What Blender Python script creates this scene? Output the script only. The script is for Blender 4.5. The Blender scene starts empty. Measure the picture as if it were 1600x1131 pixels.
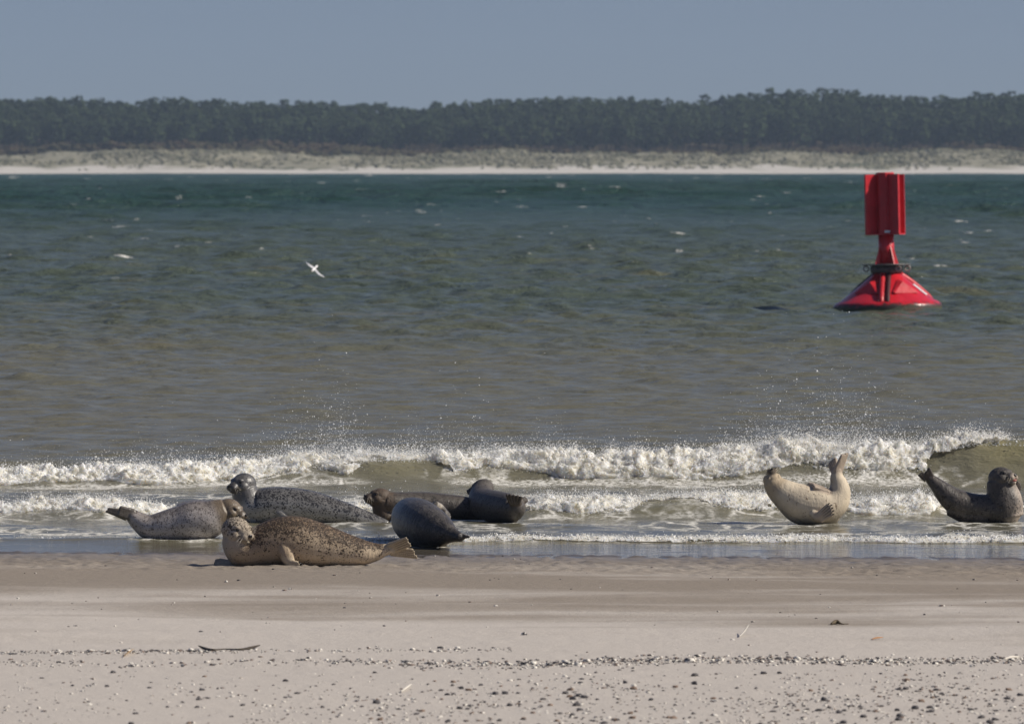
import bpy, math, random
import numpy as np
from mathutils import Vector

random.seed(7)
RNG = np.random.default_rng(7)
scene = bpy.context.scene
R = math.radians

# ------------------------------------------------------------------ camera
FPX = 11400.0            # focal length in photograph pixels (1600 wide)
H = 3.3                  # eye height above the water
PITCH = math.atan(310.5 / FPX)
cam_d = bpy.data.cameras.new("camera")
cam = bpy.data.objects.new("camera", cam_d)
scene.collection.objects.link(cam)
cam.location = (0, 0, H)
cam.rotation_euler = (math.pi / 2 - PITCH, 0, 0)
cam_d.sensor_width = 36.0
cam_d.lens = FPX / 1600 * 36.0
cam_d.clip_start = 0.5
cam_d.clip_end = 20000
cam_d.dof.use_dof = True
cam_d.dof.focus_distance = 64.0
cam_d.dof.aperture_fstop = 8.0
scene.camera = cam

# ------------------------------------------------------------------ light
SUN_EL, SUN_AZ = R(38), R(95)        # azimuth clockwise from +Y (the view direction)
sun_dir = Vector((math.sin(SUN_AZ) * math.cos(SUN_EL), math.cos(SUN_AZ) * math.cos(SUN_EL), math.sin(SUN_EL)))
sl = bpy.data.lights.new("sun", 'SUN')
sl.energy = 5.0
sl.angle = R(0.5)
sl.color = (1.0, 0.93, 0.82)
sun = bpy.data.objects.new("sun", sl)
sun.rotation_euler = sun_dir.to_track_quat('Z', 'Y').to_euler()
sun.location = (300, -40, 220)
scene.collection.objects.link(sun)

world = bpy.data.worlds.new("World")
scene.world = world
world.use_nodes = True
wn, wl = world.node_tree.nodes, world.node_tree.links
wn.clear()
wo = wn.new('ShaderNodeOutputWorld')
bg = wn.new('ShaderNodeBackground')
sky = wn.new('ShaderNodeTexSky')
sky.sky_type = 'NISHITA'
sky.sun_disc = False
sky.sun_elevation = SUN_EL
sky.sun_rotation = SUN_AZ
sky.air_density = 1.0
sky.dust_density = 1.0
sky.ozone_density = 3.0
bg.inputs['Strength'].default_value = 0.063
# the sky is read a little above the true horizon, where the clear air is blue
wtc = wn.new('ShaderNodeTexCoord'); wmp = wn.new('ShaderNodeMapping')
wmp.inputs['Location'].default_value = (0, 0, .07)
wl.new(wtc.outputs['Generated'], wmp.inputs['Vector']); wl.new(wmp.outputs[0], sky.inputs['Vector'])
wtn = wn.new('ShaderNodeMix'); wtn.data_type = 'RGBA'; wtn.blend_type = 'MULTIPLY'
wtn.inputs[0].default_value = 1.0; wtn.inputs[7].default_value = (1.055, .975, 1.12, 1)     # white balance of the photograph
wl.new(sky.outputs[0], wtn.inputs[6]); wl.new(wtn.outputs[2], bg.inputs['Color'])
wl.new(bg.outputs[0], wo.inputs['Surface'])

scene.view_settings.view_transform = 'Standard'
scene.view_settings.look = 'None'
scene.view_settings.gamma = 1.0
scene.view_settings.exposure = 0.0
scene.render.engine = 'CYCLES'
scene.render.resolution_x, scene.render.resolution_y = 1024, 723

# ------------------------------------------------------------------ helpers
def P(px, py, d):
    """world point seen at photograph pixel (px, py) at distance d along +Y"""
    u, v = (px - 800) / FPX, (565.5 - py) / FPX
    cp, sp = math.cos(PITCH), math.sin(PITCH)
    dx, dy, dz = u, cp + v * sp, -sp + v * cp
    t = d / dy
    return np.array((dx * t, d, H + dz * t))

def px_of(x, y):
    return 800 + x / y * FPX

def link(o, parent=None):
    scene.collection.objects.link(o)
    if parent is not None:
        o.parent = parent
    return o

def tag(o, label=None, cat=None, group=None, kind=None):
    if label: o['label'] = label
    if cat: o['category'] = cat
    if group: o['group'] = group
    if kind: o['kind'] = kind
    return o

def mesh_np(name, verts, faces, mat=None, smooth=True, attrs=None, parent=None):
    """faces: (n,3) or (n,4) int array"""
    verts = np.asarray(verts, dtype=np.float32)
    faces = np.asarray(faces, dtype=np.int32)
    me = bpy.data.meshes.new(name)
    me.vertices.add(len(verts))
    me.vertices.foreach_set('co', verts.ravel())
    n, k = faces.shape
    me.loops.add(n * k)
    me.loops.foreach_set('vertex_index', faces.ravel())
    me.polygons.add(n)
    me.polygons.foreach_set('loop_start', np.arange(0, n * k, k, dtype=np.int32))
    me.polygons.foreach_set('loop_total', np.full(n, k, dtype=np.int32))
    me.polygons.foreach_set('use_smooth', np.full(n, smooth, dtype=bool))
    me.update(calc_edges=True)
    if attrs:
        for an, av in attrs.items():
            a = me.attributes.new(an, 'FLOAT', 'POINT')
            a.data.foreach_set('value', np.asarray(av, dtype=np.float32))
    if mat: me.materials.append(mat)
    return link(bpy.data.objects.new(name, me), parent)

def mesh_py(name, verts, faces, mat=None, smooth=True, parent=None):
    me = bpy.data.meshes.new(name)
    me.from_pydata([tuple(map(float, v)) for v in verts], [], faces)
    me.update()
    for p in me.polygons: p.use_smooth = smooth
    if mat: me.materials.append(mat)
    return link(bpy.data.objects.new(name, me), parent)

def grid_faces(nr, nc):
    i = np.arange((nr - 1) * nc).reshape(nr - 1, nc)[:, :-1]
    return np.stack([i, i + 1, i + nc + 1, i + nc], -1).reshape(-1, 4)

def _h(ix, iy, iz):
    h = (ix.astype(np.int64) * 374761393 + iy.astype(np.int64) * 668265263 + iz.astype(np.int64) * 2147483647) & 0xffffffff
    h = ((h ^ (h >> 13)) * 1274126177) & 0xffffffff
    h = ((h ^ (h >> 15)) * 2246822519) & 0xffffffff
    return ((h ^ (h >> 16)) & 0xffff) / 32767.5 - 1.0

def vnoise(x, y, z):
    x, y, z = np.broadcast_arrays(np.asarray(x, float), np.asarray(y, float), np.asarray(z, float))
    x0, y0, z0 = np.floor(x), np.floor(y), np.floor(z)
    fx, fy, fz = x - x0, y - y0, z - z0
    fx, fy, fz = (f * f * f * (f * (f * 6 - 15) + 10) for f in (fx, fy, fz))
    out = 0
    for a in (0, 1):
        wx = fx if a else 1 - fx
        for b in (0, 1):
            wy = fy if b else 1 - fy
            for c in (0, 1):
                wz = fz if c else 1 - fz
                out = out + wx * wy * wz * _h(x0 + a, y0 + b, z0 + c)
    return out

def fbm(x, y, z, octv=4, gain=0.5):
    s, a, f = 0, 1.0, 1.0
    for i in range(octv):
        s = s + a * vnoise(x * f + 17.3 * i, y * f - 9.1 * i, z * f + 4.7 * i)
        a *= gain; f *= 2.03
    return s

def sstep(a, b, x):
    t = np.clip((x - a) / (b - a), 0, 1)
    return t * t * (3 - 2 * t)

def tab(t, x):
    xs = [k for k, _ in t]; ys = [v for _, v in t]
    return np.interp(x, xs, ys)

ICO_V = None
def ico():
    t = (1 + 5 ** .5) / 2
    v = np.array([(-1, t, 0), (1, t, 0), (-1, -t, 0), (1, -t, 0), (0, -1, t), (0, 1, t), (0, -1, -t), (0, 1, -t),
                  (t, 0, -1), (t, 0, 1), (-t, 0, -1), (-t, 0, 1)], float)
    v /= np.linalg.norm(v[0])
    f = np.array([(0, 11, 5), (0, 5, 1), (0, 1, 7), (0, 7, 10), (0, 10, 11), (1, 5, 9), (5, 11, 4), (11, 10, 2), (10, 7, 6),
                  (7, 1, 8), (3, 9, 4), (3, 4, 2), (3, 2, 6), (3, 6, 8), (3, 8, 9), (4, 9, 5), (2, 4, 11), (6, 2, 10), (8, 6, 7), (9, 8, 1)])
    return v, f
OCT = (np.array([(1, 0, 0), (-1, 0, 0), (0, 1, 0), (0, -1, 0), (0, 0, 1), (0, 0, -1)], float),
       np.array([(0, 2, 4), (2, 1, 4), (1, 3, 4), (3, 0, 4), (2, 0, 5), (1, 2, 5), (3, 1, 5), (0, 3, 5)]))

def scatter(base, centers, radii, jitter=0.0, squash=None):
    """many small copies of a base shape merged into one vertex/face array (for uncountable stuff)"""
    bv, bf = base
    n = len(centers)
    rr = radii[:, None, None] if radii.ndim == 1 else radii[:, None, :]
    v = bv[None] * rr
    if jitter: v = v * (1 + jitter * RNG.uniform(-1, 1, (n, len(bv), 1)))
    v = v + centers[:, None, :]
    f = bf[None] + (np.arange(n) * len(bv))[:, None, None]
    return v.reshape(-1, 3), f.reshape(-1, 3)

# ------------------------------------------------------------------ materials
class N:
    """tiny node-graph helper"""
    def __init__(self, name):
        self.m = bpy.data.materials.new(name)
        self.m.use_nodes = True
        self.t = self.m.node_tree
        self.b = self.t.nodes['Principled BSDF']
        self.out = self.t.nodes['Material Output']
    def n(self, typ, **kw):
        nd = self.t.nodes.new(typ)
        for k, v in kw.items(): setattr(nd, k, v)
        return nd
    def l(self, a, b): self.t.links.new(a, b)
    def val(self, sock, v):
        if isinstance(v, bpy.types.NodeSocket): self.l(v, sock)
        else: sock.default_value = v
    def coord(self, scale=(1, 1, 1), loc=(0, 0, 0)):
        tc = self.n('ShaderNodeTexCoord'); mp = self.n('ShaderNodeMapping')
        mp.inputs['Scale'].default_value = scale; mp.inputs['Location'].default_value = loc
        self.l(tc.outputs['Object'], mp.inputs['Vector'])
        return mp.outputs[0]
    def noise(self, vec, scale, detail=4, rough=.55, dist=0):
        nd = self.n('ShaderNodeTexNoise')
        nd.inputs['Scale'].default_value = scale; nd.inputs['Detail'].default_value = detail
        nd.inputs['Roughness'].default_value = rough; nd.inputs['Distortion'].default_value = dist
        if vec is not None: self.l(vec, nd.inputs['Vector'])
        return nd.outputs['Fac']
    def ramp(self, fac, a, b, c0=0.0, c1=1.0):
        nd = self.n('ShaderNodeMapRange', interpolation_type='SMOOTHSTEP')
        self.val(nd.inputs['Value'], fac)
        nd.inputs['From Min'].default_value = a; nd.inputs['From Max'].default_value = b
        nd.inputs['To Min'].default_value = c0; nd.inputs['To Max'].default_value = c1
        return nd.outputs[0]
    def math(self, op, a, b=0.0):
        nd = self.n('ShaderNodeMath', operation=op)
        self.val(nd.inputs[0], a); self.val(nd.inputs[1], b)
        return nd.outputs[0]
    def mix(self, fac, a, b):
        nd = self.n('ShaderNodeMix', data_type='RGBA')
        self.val(nd.inputs[0], fac)
        for s, v in ((nd.inputs[6], a), (nd.inputs[7], b)):
            if isinstance(v, bpy.types.NodeSocket): self.l(v, s)
            else: s.default_value = (*v, 1)
        return nd.outputs[2]
    def attr(self, name):
        nd = self.n('ShaderNodeAttribute', attribute_name=name)
        return nd.outputs['Fac']
    def bump(self, height, strength=.3, dist=.02):
        nd = self.n('ShaderNodeBump')
        nd.inputs['Strength'].default_value = strength; nd.inputs['Distance'].default_value = dist
        self.l(height, nd.inputs['Height'])
        self.l(nd.outputs[0], self.b.inputs['Normal'])
        return nd
    def sep(self, vec):
        nd = self.n('ShaderNodeSeparateXYZ'); self.l(vec, nd.inputs[0]); return nd.outputs
    def set(self, **kw):
        for k, v in kw.items():
            key = {'color': 'Base Color', 'rough': 'Roughness', 'spec': 'Specular IOR Level', 'ior': 'IOR', 'coat': 'Coat Weight',
                   'coat_rough': 'Coat Roughness', 'metal': 'Metallic'}[k]
            if k == 'color' and not isinstance(v, bpy.types.NodeSocket): v = (*v, 1)
            self.val(self.b.inputs[key], v)

def simple(name, color, rough=.6, spec=.4, var=.25, scale=20, bump=0.0):
    g = N(name)
    nz = g.noise(g.coord(), scale, 4)
    c2 = tuple(c * (1 - var) for c in color); c3 = tuple(min(1, c * (1 + var)) for c in color)
    g.set(color=g.mix(g.ramp(nz, .3, .7), c2, c3), rough=rough, spec=spec)
    if bump: g.bump(nz, bump, .01)
    return g.m

# ------------------------------------------------------------------ beach
def shore_y(x):
    return 61.35 - .115 * x + .05 * np.sin(x * 1.7 + 1) + .04 * np.sin(x * 4.1)

def sand_z(x, y):
    x = np.asarray(x, float); y = np.asarray(y, float)
    s = shore_y(x) - y
    z = np.where(s > 0, .0125 * s, .012 * s)
    z = np.where(s < -4, z + .03 * (s + 4), z)
    z = np.maximum(z, -1.6)
    z = z + np.clip(24 - y, 0, 30) * .055 * sstep(24, 8, y)           # the dune foot the photographer stands on
    # low berms and drift ridges lying along the beach
    dry = sstep(1.0, 6.0, s)
    z = z + dry * (.03 * vnoise(x * .16, y * .55, 3.1) + .012 * vnoise(x * .5, y * 1.3, 8.2))
    b1 = 49.0 + .22 * x * .35 + .5 * vnoise(x * .25, 0, 1)
    z = z + dry * .022 * np.exp(-((y - b1) / .5) ** 2)
    b2 = 46.2 + .4 * vnoise(x * .3, 5, 1)
    z = z + dry * .02 * sstep(b2 + .25, b2 - .25, y)
    # hand-sized ripples in the wet strip beside the water
    wet = sstep(-.3, .1, s) * sstep(4.6, 2.6, s)
    xr = x + .12 * vnoise(x * 1.6, y * 1.1, 2)
    z = z + wet * (.009 * vnoise(xr * 8 + y * 2, y * 6.5, 1) + .009 * vnoise(xr * 15, y * 11 + xr * 2, 5) + .0015 * np.sin(2 * math.pi * (x * .9 + y * 1.4) / .8 + 2 * vnoise(x * 1.5, y, 4)))
    z = z + dry * .0022 * vnoise(x * 8, y * 5, 6)
    return z

def ground_pts(px, py):
    """points of the beach seen at photograph pixels"""
    px, py = np.atleast_1d(px).astype(float), np.atleast_1d(py).astype(float)
    u, v = (px - 800) / FPX, (565.5 - py) / FPX
    cp, sp = math.cos(PITCH), math.sin(PITCH)
    dy, dz = cp + v * sp, -sp + v * cp
    lo, hi = np.full(px.shape, 15.0), np.full(px.shape, 75.0)
    for _ in range(32):
        d = .5 * (lo + hi); above = H + dz / dy * d > sand_z(u / dy * d, d)
        lo = np.where(above, d, lo); hi = np.where(above, hi, d)
    x = u / dy * d
    return np.stack([x, d, sand_z(x, d)], -1)

def ground_pt(px, py):
    return ground_pts(px, py)[0]

def build_beach():
    ys = np.concatenate([np.linspace(-60, 10, 20)[:-1], np.linspace(10, 32, 70)[:-1], np.arange(32, 57, .07), np.arange(57, 64, .035),
                         np.linspace(64, 90, 60), np.linspace(100, 2230, 30)])
    u = np.concatenate([[-60, -20, -7, -3, -1.7, -1.25], np.linspace(-1, 1, 760), [1.25, 1.7, 3, 7, 20, 60]]); nc = len(u)
    hw = np.where(ys < 95, 3 + .085 * np.clip(ys, 0, None), 11)
    hw = np.where(ys < 20, 8, hw)
    X = u[None] * hw[:, None]; Y = np.repeat(ys[:, None], nc, 1)
    Z = sand_z(X, Y)
    g = N("beach_sand")
    co = g.coord(); xyz = g.sep(co)
    big = g.noise(g.coord((.2, .42, 1)), 1.0, 3, .5, .6)
    mid = g.noise(g.coord((.45, 1.3, 1), (4, 2, 0)), 1.0, 3, .5, .5)
    grain = g.noise(co, 90, 3, .7)
    grain2 = g.noise(co, 14, 4, .65)
    dist = g.math('ADD', g.math('MULTIPLY', xyz[0], .115), xyz[1])          # runs along the waterline
    dry = (.535, .49, .438); damp = (.285, .245, .20); wet = (.255, .218, .175)
    drift = g.math('ADD', g.math('MULTIPLY', big, 1.0), g.math('MULTIPLY', mid, .45))
    # dampness falls with the distance from the water; wind-blown dry sand lies over it in streaks
    base = g.ramp(dist, 56.5, 47.5)
    f = g.ramp(g.math('ADD', g.math('MULTIPLY', base, .62), g.math('MULTIPLY', g.math('SUBTRACT', drift, .72), 1.7)), .0, .7)
    top = g.ramp(g.math('ADD', dist, g.math('MULTIPLY', g.math('SUBTRACT', mid, .5), 3.0)), 49.2, 47.0)
    f = g.math('MAXIMUM', f, top)
    col = g.mix(f, damp, dry)
    col = g.mix(g.ramp(dist, 57.5, 60.5), col, wet)
    col = g.mix(g.ramp(g.math('ADD', dist, g.math('MULTIPLY', g.math('SUBTRACT', mid, .5), .5)), 60.95, 61.25), col, (.13, .107, .082))
    sp = g.mix(g.ramp(grain, .35, .68), (.62, .6, .58), (1.0, 1.0, 1.0))
    mx = g.n('ShaderNodeMix', data_type='RGBA', blend_type='MULTIPLY'); mx.inputs[0].default_value = .55
    g.l(col, mx.inputs[6]); g.l(sp, mx.inputs[7])
    g.set(color=mx.outputs[2], rough=g.ramp(dist, 58, 61.3, .9, .35), spec=g.ramp(dist, 58, 61.3, .1, .5))
    hgt = g.math('ADD', g.math('MULTIPLY', grain, .35), grain2)
    g.bump(hgt, .55, .02)
    o = mesh_np("beach", np.stack([X, Y, Z], -1).reshape(-1, 3), grid_faces(len(ys), nc), g.m)
    tag(o, kind='structure')
build_beach()

# ------------------------------------------------------------------ sea
W1 = [(-600, .12), (0, .11), (100, .12), (200, .14), (400, .17), (480, .21), (560, .28), (610, .28), (660, .26), (720, .28), (850, .26),
      (1000, .25), (1100, .24), (1170, .30), (1200, .35), (1300, .38), (1400, .34), (1480, .39), (1520, .46), (1600, .45), (2200, .4)]
M1 = [(-600, 1), (530, 1), (590, .45), (650, .4), (710, 1), (1440, 1), (1510, .7), (1570, .2), (1640, .14), (1700, .1), (1900, .8), (2200, 1)]
W2 = [(-600, .1), (0, .11), (100, .14), (180, .14), (230, .08), (290, .04), (470, .04), (540, .10), (600, .05), (800, .07), (850, .14), (950, .15),
      (1010, .14), (1060, .18), (1100, .19), (1180, .15), (1340, .15), (1440, .15), (1500, .08), (1700, .08), (2200, .12)]
M2 = [(-600, 1), (250, 1), (290, 0), (470, 0), (510, .8), (560, .7), (590, 0), (780, 0), (830, 1), (980, 1), (1010, .45), (1080, .45), (1100, .8), (1210, .9),
      (1330, 1), (1450, 1), (1480, .1), (1700, .1), (2200, .8)]

def yc1(x): return 75.5 + .18 * vnoise(x * .5, 1.5, 0) + np.where(x < 0, .13, .03) * x
def yc2(x): return 68.25 + .15 * vnoise(x * .8, 7.5, 0) + np.where(x < 0, .07, .0) * x
YC3 = lambda x: 63.45 + .22 * vnoise(x * .55, 3.3, 0) - .03 * x

_w = []
for i in range(42):
    lam = 0.4 * (14 ** (i / 41.0))                # 0.4 m .. 5.6 m
    th = RNG.normal(.1, .6)
    _w.append((lam, math.sin(th), -math.cos(th), RNG.uniform(0, 6.28)))

def sea_z(X, Y, DY):
    px = px_of(X, Y)
    chop = np.zeros_like(X)
    wx = X + .8 * vnoise(X * .13, Y * .13, 5); wy = Y + .8 * vnoise(X * .11, Y * .11, 9)
    off = sstep(78, 200, Y)
    for lam, dx, dy, ph in _w:
        k = 2 * math.pi / lam
        a = .0135 * lam ** .25 * np.clip((lam / (2.6 * DY)) - 1, 0, 1)
        if lam > 4: a = a * off
        arg = k * (wx * dx + wy * dy) + ph
        chop += a * (.45 * np.sin(arg) + .75 * (.64 - np.abs(np.sin(arg * .5 - .785)) ))
    for lam, th, ph in ((7, .2, 0), (9.5, -.15, 2), (13, .35, 4), (17, .05, 1)):
        chop += .09 * sstep(260, 600, Y) * np.clip(lam / (2.6 * DY) - 1, 0, 1) * np.sin(2 * math.pi / lam * (wx * math.sin(th) - wy * math.cos(th)) + ph + 1.5 * vnoise(X * .04, Y * .02, lam))
    gust = 1 + .55 * vnoise(X * .03, Y * .012, 2.2)
    amp = (.24 + .78 * off) * gust
    amp = np.where(Y < 75, .22 * sstep(61.2, 66, Y) + .015, amp)
    z = chop * amp
    z = z + np.maximum(z, 0) ** 2 * 1.6            # peaked crests
    h1 = tab(W1, px) * .9; u = Y - yc1(X)
    z += h1 * np.where(u < 0, np.exp(-(u / .55) ** 2), np.exp(-(u / 1.5) ** 2))
    h2 = tab(W2, px) * .85; u = Y - yc2(X)
    z += h2 * np.where(u < 0, np.exp(-(u / .45) ** 2), np.exp(-(u / .9) ** 2))
    u = Y - YC3(X)
    z += .028 * np.where(u < 0, np.exp(-(u / .12) ** 2), np.exp(-(u / .6) ** 2))
    # a steep dark sea running up to the buoy
    for (qx, qy, hh, sx, sy) in ((1125, 165.5, .05, .9, .4), (1160, 164.6, .04, .6, .35), (1240, 165.0, .06, .9, .4), (1275, 165.6, .05, .5, .35), (1390, 161.2, .02, 1.4, .35)):
        cx = (qx - 800) / FPX * qy
        z += hh * np.exp(-((X - cx) / sx) ** 2 - ((Y - qy) / sy) ** 2)
    return z

def build_sea():
    ys = [60.0]
    while ys[-1] < 2215:
        y = ys[-1]
        ys.append(y + (.05 if y < 80 else .05 + (y - 80) * .00145))
    ys = np.array(ys); dy = np.gradient(ys)
    u = np.concatenate([[-60, -20, -7, -3, -1.7, -1.25], np.linspace(-1, 1, 400), [1.25, 1.7, 3, 7, 20, 60]]); nc = len(u)
    hw = np.minimum(3 + .095 * ys, 190)
    hw = np.where(ys > 1950, 190, hw)
    X = u[None] * hw[:, None]; Y = np.repeat(ys[:, None], nc, 1)
    DY = np.maximum(dy[:, None], np.gradient(u)[None] * hw[:, None] * .9)
    X = np.clip(X, -700, 700)
    Z = sea_z(X, Y, DY)
    foam = np.zeros_like(X)
    # scattered whitecaps offshore
    for i in range(1000):
        q = RNG.uniform(0, 1)
        yy = 150 * (2150 / 150) ** (q ** .55)
        xx = RNG.uniform(-1, 1) * .085 * yy
        sx = RNG.uniform(.06, .3) * (1 + yy / 220); sy = max(.12, RNG.uniform(.8, 1.3) * np.interp(yy, ys, dy))
        hh = RNG.uniform(.03, .12) * min(1, yy / 300 + .1)
        r0, r1 = np.searchsorted(ys, (yy - 3 * sy, yy + 3 * sy))
        if r1 <= r0: continue
        XX, YY = X[r0:r1], Y[r0:r1]
        tilt = RNG.uniform(-.25, .25)
        gss = np.exp(-((XX - xx) / sx) ** 2 - ((YY - yy - tilt * (XX - xx)) / sy) ** 2)
        Z[r0:r1] += hh * gss
        foam[r0:r1] = np.maximum(foam[r0:r1], gss * RNG.uniform(.35 + .35 * min(1, yy / 700), 1.0 + .1 * min(1, yy / 700)))
    px = px_of(X, Y)
    # lace of foam left on the shallow water around the breakers
    lace = .75 * sstep(62.6, 63.6, Y) * sstep(75.0, 72.0, Y)
    lace = np.maximum(lace, .95 * np.exp(-((Y - (yc2(X) - .5)) / .7) ** 2) * tab(M2, px))
    lace = np.maximum(lace, 1.15 * np.exp(-((Y - (yc1(X) - .8)) / .5) ** 2) * tab(M1, px))
    lace = np.maximum(lace, .62 * sstep(1.6, .3, np.abs(Y - 77.2)) * sstep(.3, .7, tab(M1, px)))
    for qx, qy, sx, sy in ((262, 63.45, .55, .22), (470, 66.75, .75, .25), (640, 67.1, .6, .25), (655, 62.65, .42, .2), (772, 66.75, .4, .25), (1262, 66.4, .5, .25), (1535, 66.95, .6, .3)):
        cx = (qx - 800) / FPX * qy                      # froth where the water parts round each seal
        lace = np.maximum(lace, 1.0 * np.exp(-((X - cx) / sx) ** 4 - ((Y - qy) / sy) ** 2))
    wall = np.exp(-((Y - yc1(X)) / .5) ** 2) * (1 - sstep(.2, .8, tab(M1, px)))
    wall += .7 * np.exp(-((Y - yc2(X)) / .45) ** 2) * (1 - sstep(.3, .9, tab(M2, px)))

    g = N("sea_water")
    co = g.coord(); xyz = g.sep(co)
    patch = g.noise(g.coord((.02, .009, 1)), 1.0, 4)
    dist = g.math('ADD', xyz[1], g.math('MULTIPLY', g.math('SUBTRACT', patch, .5), 120))
    near = (.146, .136, .092); mid = (.076, .095, .066); far = (.013, .043, .029)
    c = g.mix(g.ramp(dist, 82, 195), near, mid)
    c = g.mix(g.ramp(dist, 200, 620), c, far)
    c = g.mix(g.ramp(xyz[1], 64, 61.5), c, (.11, .095, .075))
    streak = g.noise(g.coord((.16, .5, 1)), 1.0, 5, .6, .4)
    c = g.mix(g.math('MULTIPLY', g.math('MULTIPLY', g.ramp(streak, .5, .72), .55), g.ramp(xyz[1], 300, 150, .12, 1)), c, (.14, .122, .06))
    c = g.mix(g.math('MULTIPLY', g.attr('wall'), .8), c, (.235, .21, .105))
    wind = g.noise(g.coord((.035, .022, 1), (2, 9, 0)), 1.0, 5, .65, .6)
    c = g.mix(g.math('MULTIPLY', g.ramp(wind, .40, .62), g.ramp(xyz[1], 250, 700, 0, .75)), c, (.034, .068, .058))
    # foam: bubbles and torn lace
    vor = g.n('ShaderNodeTexVoronoi', feature='DISTANCE_TO_EDGE'); vor.inputs['Scale'].default_value = 1.0
    wv = g.n('ShaderNodeVectorMath', operation='ADD')
    nzc = g.n('ShaderNodeTexNoise'); nzc.inputs['Scale'].default_value = 2.2; nzc.inputs['Detail'].default_value = 4
    g.l(co, nzc.inputs['Vector'])
    sc = g.n('ShaderNodeVectorMath', operation='SCALE'); sc.inputs['Scale'].default_value = 1.6
    g.l(nzc.outputs['Color'], sc.inputs[0]); g.l(g.coord((3.2, 1.7, 2)), wv.inputs[0]); g.l(sc.outputs[0], wv.inputs[1])
    g.l(wv.outputs[0], vor.inputs['Vector'])
    web = g.ramp(vor.outputs['Distance'], .16, .0)
    fine = g.noise(co, 26, 4, .7)
    patchn = g.noise(g.coord((.55, .55, 1)), 1.6, 4, .6)
    lace_a = g.attr('lace')
    lf = g.math('MULTIPLY', g.math('MULTIPLY', web, g.ramp(fine, .3, .6)), g.ramp(g.math('ADD', patchn, g.math('MULTIPLY', lace_a, .42)), .68, .95))
    lf = g.math('MULTIPLY', lf, g.ramp(lace_a, .05, .5))
    solid = g.ramp(g.math('ADD', g.math('MULTIPLY', lace_a, .55), g.math('MULTIPLY', fine, .8)), .92, 1.15)
    cap = g.ramp(g.math('ADD', g.attr('foam'), g.math('MULTIPLY', g.math('SUBTRACT', g.noise(g.coord((1.6, 1.1, 3)), 1.6, 5, .75), .5), 2.2)), .6, .95)
    ff = g.math('MAXIMUM', g.math('MAXIMUM', lf, solid), cap)
    c = g.mix(ff, c, (.74, .72, .66))
    rough = g.ramp(xyz[1], 61.5, 90, .06, .16)
    rough = g.math('MAXIMUM', rough, g.math('MULTIPLY', ff, .8))
    g.set(color=c, rough=rough, ior=1.33, spec=g.ramp(xyz[1], 64, 110, .5, .25))
    # offshore the eye meets mostly wave fronts turned toward it, which show the water's own colour more than the sky
    df = g.n('ShaderNodeBsdfDiffuse'); g.l(c, df.inputs['Color'])
    mw = g.n('ShaderNodeMixShader'); g.l(g.math('MAXIMUM', g.ramp(dist, 90, 800, .05, .66), ff), mw.inputs[0])
    g.l(g.b.outputs[0], mw.inputs[1]); g.l(df.outputs[0], mw.inputs[2]); g.l(mw.outputs[0], g.out.inputs['Surface'])
    # small wind ripples, larger in scale offshore
    b1 = g.noise(g.coord((3.0, 7.0, 3)), 1.0, 5, .6, .3)
    b2 = g.noise(g.coord((.55, 1.5, 1)), 1.0, 5, .62, .4)
    b3 = g.noise(g.coord((.16, .11, 1), (7, 3, 0)), 1.0, 5, .65, .4)
    hb = g.math('ADD', g.math('MULTIPLY', b3, g.ramp(xyz[1], 250, 700, 0, 9)), g.math('MULTIPLY', b1, g.ramp(xyz[1], 62, 80, .035, .2)))
    hb = g.math('ADD', hb, g.math('MULTIPLY', b2, g.ramp(xyz[1], 70, 220, .0, 2.0)))
    bn = g.bump(hb, .9, .35); g.l(bn.outputs[0], df.inputs['Normal'])
    o = mesh_np("sea", np.stack([X, Y, Z], -1).reshape(-1, 3), grid_faces(len(ys), nc), g.m, attrs={'foam': foam.ravel(), 'lace': lace.ravel(), 'wall': wall.ravel()})
    tag(o, kind='structure')
build_sea()

# ------------------------------------------------------------------ breaking foam
gf = N("foam")
nf = gf.noise(gf.coord(), 9, 5, .65)
nf2 = gf.noise(gf.coord((1, 1, 1), (3, 1, 2)), 38, 3, .6)
cf = gf.mix(gf.ramp(nf, .38, .62), (.80, .76, .64), (.90, .89, .85))
cf = gf.mix(gf.math('MULTIPLY', gf.ramp(nf2, .55, .75), .35), cf, (.66, .60, .44))
gf.set(color=cf, rough=.75, spec=.25)
gf.b.inputs['Subsurface Weight'].default_value = 1.0
gf.b.inputs['Subsurface Scale'].default_value = .09
gf.b.inputs['Subsurface Radius'].default_value = (1.0, .92, .78)
tr = gf.n('ShaderNodeBsdfTranslucent'); gf.l(cf, tr.inputs['Color'])
ms = gf.n('ShaderNodeMixShader'); ms.inputs[0].default_value = .25
gf.l(gf.b.outputs[0], ms.inputs[1]); gf.l(tr.outputs[0], ms.inputs[2]); gf.l(ms.outputs[0], gf.out.inputs['Surface'])
FOAM = gf.m
SPRAY = simple("spray_drops", (.85, .86, .86), .25, .6, .05)

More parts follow.
